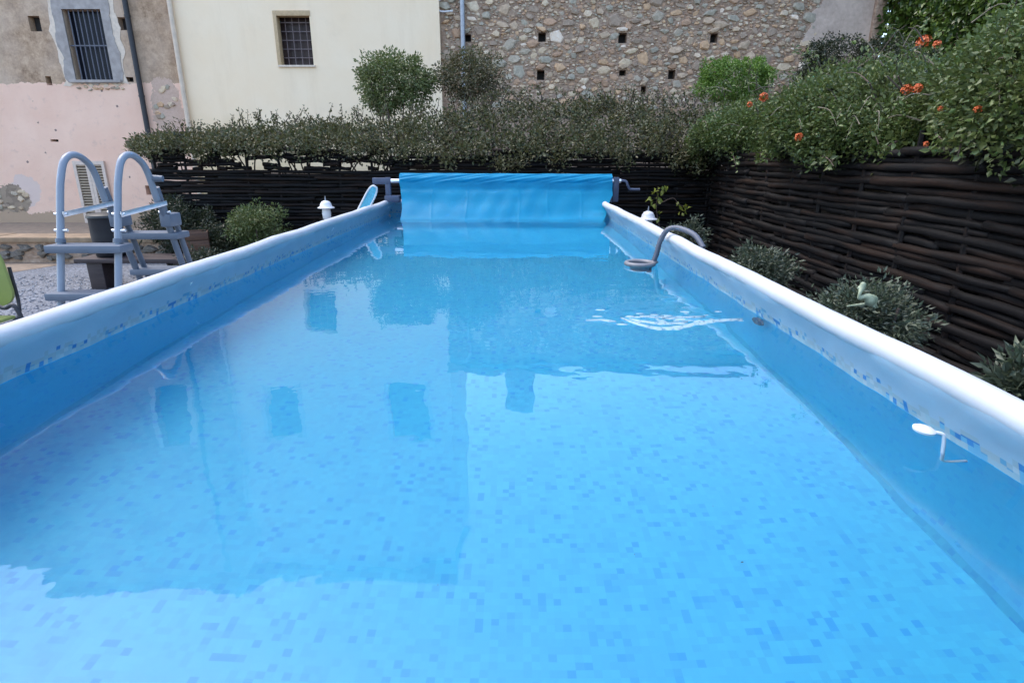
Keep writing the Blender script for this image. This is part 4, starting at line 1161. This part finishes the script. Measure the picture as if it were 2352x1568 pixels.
# ------------------------------------------------------------------ garden lamps
def lamp(px, py, Y, label):
    p = W(px, py, Y)
    L = tag(empty('garden_lamp', (p.x, Y, 0)), label, 'lamp', 'garden lamps behind the pool rim')
    h = p.z
    MB().lathe([(0.015, 0), (0.015, h-0.17)], 10).build('post', M['galv'], L, smooth=True)
    MB().lathe([(0.03, h-0.17), (0.055, h-0.15), (0.062, h-0.08), (0.055, h-0.01)], 18).build('globe', M['white_plastic'], L, smooth=True)
    MB().lathe([(0.115, h-0.008), (0.118, h+0.002), (0.085, h+0.02), (0.075, h+0.055), (0.055, h+0.085), (0.02, h+0.098), (0.002, h+0.10)], 22).build('cap', M['white_plastic'], L, smooth=True)
    MB().tube([(0, 0, h+0.098), (0, 0, h+0.16)], [0.012, 0.004], 8).build('finial', M['galv'], L, smooth=True)
lamp(749, 477, 8.35, 'white capped garden lamp standing left of the pool against the fence')
lamp(1488, 503, 7.4, 'white capped garden lamp half hidden behind the right rim of the pool')

# ------------------------------------------------------------------ plants
def add_fol(root, C, N, per, rad, size, mat, wid=0.5, spread=0.75, droop=0.1, flat=1.0):
    Pn, Nn = clumps(C, N, per, rad, flat)
    o = PR(link('foliage', leaves_mesh('foliage', Pn, Nn, size, wid, spread, droop), mat), root); tag(o, kind='stuff'); return o
def twig(root, pts, r=0.012, mat='stem'):
    return child('stem', MB().tube(smooth_path(pts, 4), [r*(1-0.6*i/(4*(len(pts)-1))) for i in range(4*(len(pts)-1)+1)], 6), M[mat], root, smooth=True)
def bush(name, label, c, r, per_m, leaf, mat, cat='bush', crad=0.10, wid=0.5, stems=5, lo=0.55, droop=0.1, base_z=0.0, per=26, group=None):
    root = tag(empty(name, (c[0], c[1], base_z)), label, cat, group)
    C, N = ellipsoid_pts(per_m, c, r, lo)
    C = C[C[:, 2] > base_z - 0.05] if base_z is not None else C
    N = N[:len(C)] if len(N) != len(C) else N
    N = (C - np.array(c)); N /= np.linalg.norm(N, axis=1, keepdims=True) + 1e-9
    add_fol(root, C, N, per, crad, leaf, M[mat], wid, 0.7, droop)
    for k in range(stems):
        an = 2*math.pi*k/stems + random.uniform(-.3, .3)
        e = Vector((c[0]+r[0]*0.7*math.cos(an), c[1]+r[1]*0.7*math.sin(an), c[2]+r[2]*random.uniform(-0.1, 0.6)))
        b_ = Vector((c[0]+0.06*math.cos(an), c[1]+0.06*math.sin(an), base_z))
        twig(root, [b_, b_.lerp(e, 0.4)+Vector((0, 0, 0.05)), e], 0.018)
    return root

# long olive hedge on top of the far fence
hg = tag(empty('hedge', (-1.5, FY+0.3, 1.45)), 'long olive green hedge growing along the top of the far fence', 'hedge')
top = [(300, 322), (345, 308), (420, 292), (560, 280), (640, 268), (720, 258), (800, 262), (900, 258), (960, 250), (1060, 232), (1170, 214), (1300, 212), (1400, 210), (1500, 222), (1600, 226), (1720, 222)]
bot = [(300, 330), (345, 338), (560, 338), (700, 336), (900, 348), (1050, 356), (1180, 368), (1300, 352), (1400, 340), (1500, 346), (1600, 366), (1720, 350)]
tx, ty = zip(*top); bx_, by_ = zip(*bot)
n = 1500
px = rng.uniform(305, 1690, n); fr01 = rng.uniform(-0.12, 1, n)
yt, yb_ = np.interp(px, tx, ty) + 20, np.interp(px, bx_, by_) - 2
py = yb_ + (yt - yb_)*fr01 + rng.normal(0, 5, n)
rag = 9*np.sin(px*0.045) + 7*np.sin(px*0.11+1) + 5*np.sin(px*0.23+2)
py = py + rag*np.where(fr01 > 0.5, 0.55, 0.9)*np.abs(fr01-0.5)*2
fr01 = np.clip(fr01, 0, 1)
dep = FY - 0.28 + 1.25*fr01**1.2 + rng.uniform(-0.12, 0.55, n)*(0.5+fr01*0.5)
C = np.array([W(a, b, d) for a, b, d in zip(px, py, dep)])
N = np.tile(np.array([0, -0.7, 0.5]), (n, 1))
add_fol(hg, C, N, 24, 0.12, 0.052, M['leaf_olive'], 0.5, 0.8, 0.1)
n2_ = 900
sel = rng.integers(0, n, n2_)
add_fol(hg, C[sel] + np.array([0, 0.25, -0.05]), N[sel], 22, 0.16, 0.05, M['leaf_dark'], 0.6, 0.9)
for k in range(110):
    q_ = random.uniform(312, 1620); yy = np.interp(q_, tx, ty)
    a = W(q_, yy+18, FY+0.75); e = W(q_+random.uniform(-22, 22), yy-random.uniform(2, 34)*(1 if 480 < q_ < 900 else 0.6), FY+0.8)
    twig(hg, [a, a.lerp(e, .5)+Vector((random.uniform(-.03, .03), 0, 0)), e], 0.007)
    m_ = 13; tt = rng.uniform(0.3, 1.0, (m_, 1))
    Pn = np.array(a)*(1-tt) + np.array(e)*tt + rng.normal(0, 0.018, (m_, 3))
    o = PR(link('foliage', leaves_mesh('foliage', Pn, np.tile((0, -0.3, 0.6), (m_, 1)), 0.045, 0.5, 0.8), M['leaf_olive']), hg); tag(o, kind='stuff')
for k in range(60):
    X_ = random.uniform(-5.5, 3.0)
    twig(hg, [(X_, FY+0.3, 1.45), (X_+random.uniform(-.2, .2), FY+0.25, 1.8), (X_+random.uniform(-.4, .4), FY+random.uniform(0, .5), 2.15)], 0.014)

# flowering hedge on the right fence, coming towards the viewer
lt = tag(empty('flowering_hedge', (FX+0.6, 5.5, 1.45)), 'sprawling green hedge with orange flowers spilling over the right fence', 'hedge')
n = 4300
yy = 2.3 + rng.uniform(0, 1, n)**0.9*(FY + 0.6 - 2.3)
ang = rng.uniform(-0.35, 1.0, n)          # round the cross-section: front overhang -> top
wdt = 1.55
hx = FX + 0.55 - 0.98*np.cos(ang*math.pi/2)*(0.75+0.25*np.sin(yy*2.3)) + np.clip(ang, 0, 1)*1.4*rng.uniform(0, 1, n)
topz = 2.62 + 0.10*np.sin(yy*1.9+1) + 0.07*np.sin(yy*4.7) - 0.028*(yy-2.3)*1.0
lowz = 1.97 + 0.26*np.exp(-(yy-2.3)/1.3) + 0.09*np.sin(yy*3.1+0.6) + 0.06*np.sin(yy*7.3)
hz = lowz + (topz-lowz)*np.clip(np.sin(np.clip(ang, -0.35, 1)*math.pi/2)*0.8+0.2, -0.15, 1) + rng.normal(0, 0.05, n)
C = np.stack([hx, yy, hz], 1)
N = np.stack([-np.cos(ang*1.4), np.zeros(n)-0.2, np.sin(np.clip(ang, 0, 1)*1.5)+0.1], 1)
add_fol(lt, C, N, 27, 0.125, 0.037, M['leaf_lantana'], 0.6, 0.7, 0.05)
n2_ = 1400; sel = rng.integers(0, n, n2_)
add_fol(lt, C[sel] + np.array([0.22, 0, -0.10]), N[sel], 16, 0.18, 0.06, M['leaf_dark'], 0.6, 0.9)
# hanging shoots
for (qx, qy, dx, dy, Xp) in ((1580, 350, 15, 35, FX-.25), (1760, 345, -20, 28, FX-.3), (1890, 360, 25, 22, FX-.3), (2060, 325, -35, 30, FX-.35), (2210, 320, -10, 40, FX-.35), (2290, 300, -45, 34, FX-.35), (2352, 262, -70, 50, FX-.35), (2330, 285, -60, 20, FX-.33), (1900, 345, 14, 30, FX-.2), (1680, 350, 10, 30, FX-.25), (2150, 310, 20, 35, FX-.3), (2000, 300, 18, 32, FX-.3)):
    a, e = WX(qx, qy, Xp), WX(qx+dx, qy+dy, Xp-0.03)
    twig(lt, [a, a.lerp(e, 0.5)+Vector((0, 0, 0.02)), e], 0.008)
    m_ = 26; tt = rng.uniform(-0.2, 1.05, (m_, 1))
    Pn = np.array(a)*(1-tt) + np.array(e)*tt + rng.normal(0, 0.03, (m_, 3))
    o = PR(link('foliage', leaves_mesh('foliage', Pn, np.tile((-0.5, -0.3, 0.1), (m_, 1)), 0.055, 0.6, 0.8), M['leaf_lantana']), lt); tag(o, kind='stuff')
for k in range(34):
    y = random.uniform(2.6, 8.8); z = random.uniform(2.1, 2.6)
    a = Vector((FX+random.uniform(-.25, .7), y, z)); e = a + Vector((random.uniform(-.25, .15), random.uniform(-.35, .35), random.uniform(-.05, .22)))
    twig(lt, [a, a.lerp(e, .5)+Vector((0, 0, .03)), e], 0.006)
for k in range(26):
    y = random.uniform(2.4, 9.0)
    twig(lt, [(FX+0.35, y, 1.48), (FX+0.3, y+random.uniform(-.2, .2), 1.9), (FX+random.uniform(-.2, .6), y+random.uniform(-.4, .4), 2.35)], 0.016)
for k in range(90):           # arching sprays
    y = 2.4 + random.random()**1.1*6.6; top_ = random.random() < 0.6
    a = Vector((FX + (random.uniform(-.3, .9) if top_ else random.uniform(-.45, -.15)), y, random.uniform(2.35, 2.62) if top_ else random.uniform(2.0, 2.3)))
    e = a + Vector((random.uniform(-.35, .15), random.uniform(-.35, .25), random.uniform(.02, .22) if top_ else random.uniform(-.18, .03)))
    md = a.lerp(e, .55) + Vector((0, 0, .06))
    twig(lt, [a, md, e], 0.005, 'pale_stem')
    m_ = 18; tt = rng.uniform(0.1, 1.02, (m_, 1)); A_, M_, E_ = np.array(a), np.array(md), np.array(e)
    Pn = A_*(1-tt)**2 + 2*M_*tt*(1-tt) + E_*tt**2 + rng.normal(0, 0.016, (m_, 3))
    o = PR(link('foliage', leaves_mesh('foliage', Pn, np.tile(np.array(e-a), (m_, 1)), 0.042, 0.5, 0.6), M['leaf_lantana']), lt); tag(o, kind='stuff')
# orange flower heads: a dome of small petals each
def flower(px, py, Xp, r):
    p = WX(px, py, Xp); q0 = Vector((0, 0, CAMZ)); p = p + (q0-p).normalized()*0.30; mb = MB()
    for k in range(42):
        d_ = Vector((random.gauss(0, 1), random.gauss(0, 1), random.gauss(0.3, 1))).normalized(); c_ = p + d_*r*random.uniform(0.75, 1)
        s_ = d_.orthogonal().normalized(); u_ = d_.cross(s_); q_ = r*0.36
        mb.add([c_+s_*q_, c_+u_*q_+d_*q_*.4, c_-s_*q_, c_-u_*q_+d_*q_*.4], [(0, 1, 2), (0, 2, 3)])
    child('flower', mb, M['orange'], lt)
for (qx, qy, Xp, r) in ((2122, 97, FX+0.75, 0.055), (2153, 103, FX+0.8, 0.035), (2083, 206, FX-0.02, 0.036), (2108, 204, FX-0.02, 0.034), (1754, 224, FX-0.1, 0.05), (1722, 240, FX-0.1, 0.034), (2246, 252, FX-0.32, 0.02), (1835, 315, FX-0.38, 0.035), (2162, 250, FX-0.25, 0.018), (2127, 331, FX-0.42, 0.016)):
    flower(qx, qy, Xp, r)

c = W(902, 190, 11.6)
rb1 = bush('round_bush', 'rounded green bush in front of the cream house', (c.x, 11.6, c.z), (0.72, 0.7, 0.55), 330, 0.055, 'leaf_round', lo=0.5, base_z=1.45, per=34, crad=0.12, stems=7)
c = W(1080, 178, 12.0)
rb2 = bush('round_bush', 'sparse greyish bush in front of the grey drain pipe', (c.x, 12.0, c.z), (0.80, 0.7, 0.48), 230, 0.055, 'leaf_grey', lo=0.35, base_z=1.45, per=26, crad=0.13, stems=7)
c = W(1693, 180, 12.2)
rb3 = bush('clipped_bush', 'bright green clipped bush against the stone wall', (c.x, 12.2, c.z-0.05), (0.74, 0.6, 0.42), 420, 0.045, 'leaf_bright', lo=0.7, base_z=1.45, per=34, crad=0.08)
c = W(1950, 140, 13.0)
rb4 = bush('clipped_bush', 'dark clipped hedge bush left of the ivy', (c.x+0.2, 13.0, c.z-0.15), (1.35, 0.6, 0.62), 520, 0.05, 'leaf_dark', lo=0.7, base_z=1.45, per=34, crad=0.10)
def at_ground_bush(name, label, px, ptop, pbot, X_or_Y, kind, rpx, mat, leaf, n, group=None, lo=0.4):
    f_ = WX if kind == 'X' else W
    c = f_(px, (ptop+pbot)/2, X_or_Y); t_ = f_(px, ptop, X_or_Y); d_ = (c - Vector((0, 0, CAMZ))).length
    rx_ = rpx/F*d_*0.95; rz_ = max(0.15, t_.z - c.z)
    return bush(name, label, (c.x, c.y, c.z-rz_*0.15), (rx_, rx_, rz_*1.1), n, leaf, mat, lo=lo, base_z=0.0, per=30, crad=min(0.09, rx_*0.35), wid=0.38, group=group)
at_ground_bush('shrub', 'dark leafy shrub partly behind the ladder legs', 410, 458, 560, 8.85, 'Y', 78, 'leaf_dark', 0.05, 200)
at_ground_bush('shrub', 'rounded dark shrub between the ladder and the white lamp', 588, 462, 570, 8.7, 'Y', 62, 'leaf_round', 0.045, 260)
at_ground_bush('shrub', 'small dark shrub low between two bigger shrubs left of the pool', 498, 510, 600, 8.3, 'Y', 42, 'leaf_dark', 0.045, 120)
at_ground_bush('shrub', 'small grey-green shrub behind the skimmer hose', 1582, 503, 580, 2.05, 'X', 42, 'leaf_blue', 0.042, 90)
at_ground_bush('shrub', 'blue-green shrub at the foot of the right fence, middle of three', 1742, 568, 680, 2.0, 'X', 64, 'leaf_blue', 0.04, 150)
at_ground_bush('shrub', 'largest blue-green shrub by the right fence with a figurine in it', 1983, 640, 810, 1.95, 'X', 104, 'leaf_blue', 0.034, 300)
at_ground_bush('shrub', 'leafy shrub cut off by the right edge of the photo', 2365, 830, 960, 1.75, 'X', 70, 'leaf_blue', 0.045, 90)
# low flowers of the bed left of the pool
at_ground_bush('ground_plant', 'low dark plants in the bed beside the far left rim', 470, 565, 640, 7.4, 'Y', 55, 'leaf_dark', 0.04, 90)
# bright twig in front of the fence
tp = W(1520, 505, 8.75)
tw = tag(empty('climbing_twig', (tp.x, 8.75, 0)), 'yellow-green climbing twig against the dark fence right of the reel', 'plant')
twig(tw, [(tp.x, 8.75, 0), (tp.x-0.02, 8.75, 0.7), tuple(W(1508, 480, 8.75)), tuple(W(1512, 428, 8.75))], 0.010)
twig(tw, [tuple(W(1512, 470, 8.75)), tuple(W(1545, 455, 8.72)), tuple(W(1560, 470, 8.7)), tuple(W(1582, 478, 8.7))], 0.007)
lp_ = [(1512, 430), (1505, 436), (1522, 434), (1498, 445), (1510, 450), (1494, 460), (1516, 458), (1502, 470), (1512, 486), (1516, 500), (1492, 452), (1524, 426), (1530, 430), (1562, 470), (1570, 474), (1580, 470), (1566, 484), (1575, 482), (1558, 466), (1518, 444)]
for a, b in lp_:
    p = np.array([tuple(W(a, b, 8.72))]*2) + rng.normal(0, 0.012, (2, 3))
    PR(link('leaf', leaves_mesh('leaf', p, np.array([[0, -0.6, -0.5]]*2), 0.085, 0.7, 0.4), M['leaf_yellow']), tw)

# figurine in the shrub
fg = W(1990, 690, 1.0); fd = WX(1990, 690, 1.88)
def fp(cx, cy, oy=0.0):      # crop pixel of the close-up -> point on the figurine's plane
    nx_, ny_ = (2100 + cx*220/1725)*0.91875, (660 + cy*200/1568)*0.91875
    p = W(nx_, ny_, fd.y - 0.30 + oy); return p
chains = [[(455, 400, .022), (430, 470, .026), (392, 560, .013), (372, 650, .015), (400, 670, .017), (470, 640, .018), (560, 650, .032), (590, 710, .040), (600, 760, .030)],
          [(430, 470, .022), (380, 462, .012), (335, 465, .006)],
          [(600, 740, .022), (500, 780, .014), (330, 800, .012), (150, 825, .010)],
          [(610, 760, .016), (630, 830, .010), (700, 855, .008)], [(640, 640, .02), (700, 680, .018), (690, 780, .013), (735, 850, .008)]]
bm = bmesh.new()
for ci, chn in enumerate(chains):
    P3 = [(fp(a, b, 0.018*(ci % 3 - 1)*(k > 1)), r_) for k, (a, b, r_) in enumerate(chn)]
    pts = smooth_path([p for p, _ in P3], 4); rs = np.interp(np.linspace(0, len(P3)-1, len(pts)), range(len(P3)), [r_ for _, r_ in P3])
    for p, r_ in zip(pts, rs):
        bmesh.ops.create_icosphere(bm, subdivisions=2, radius=float(r_)*0.62, matrix=Matrix.Translation(p))
me = bpy.data.meshes.new('figurine'); bm.to_mesh(me); bm.free()
fo = link('garden_figurine', me, M['figurine'])
rm = fo.modifiers.new('remesh', 'REMESH'); rm.mode = 'VOXEL'; rm.voxel_size = 0.005; rm.use_smooth_shade = True
dg = bpy.context.evaluated_depsgraph_get()
me2 = bpy.data.meshes.new_from_object(fo.evaluated_get(dg)); fo.modifiers.clear(); fo.data = me2
for pgn in me2.polygons: pgn.use_smooth = True
tag(fo, 'small pale green animal figurine sitting among the shrub leaves', 'figurine')
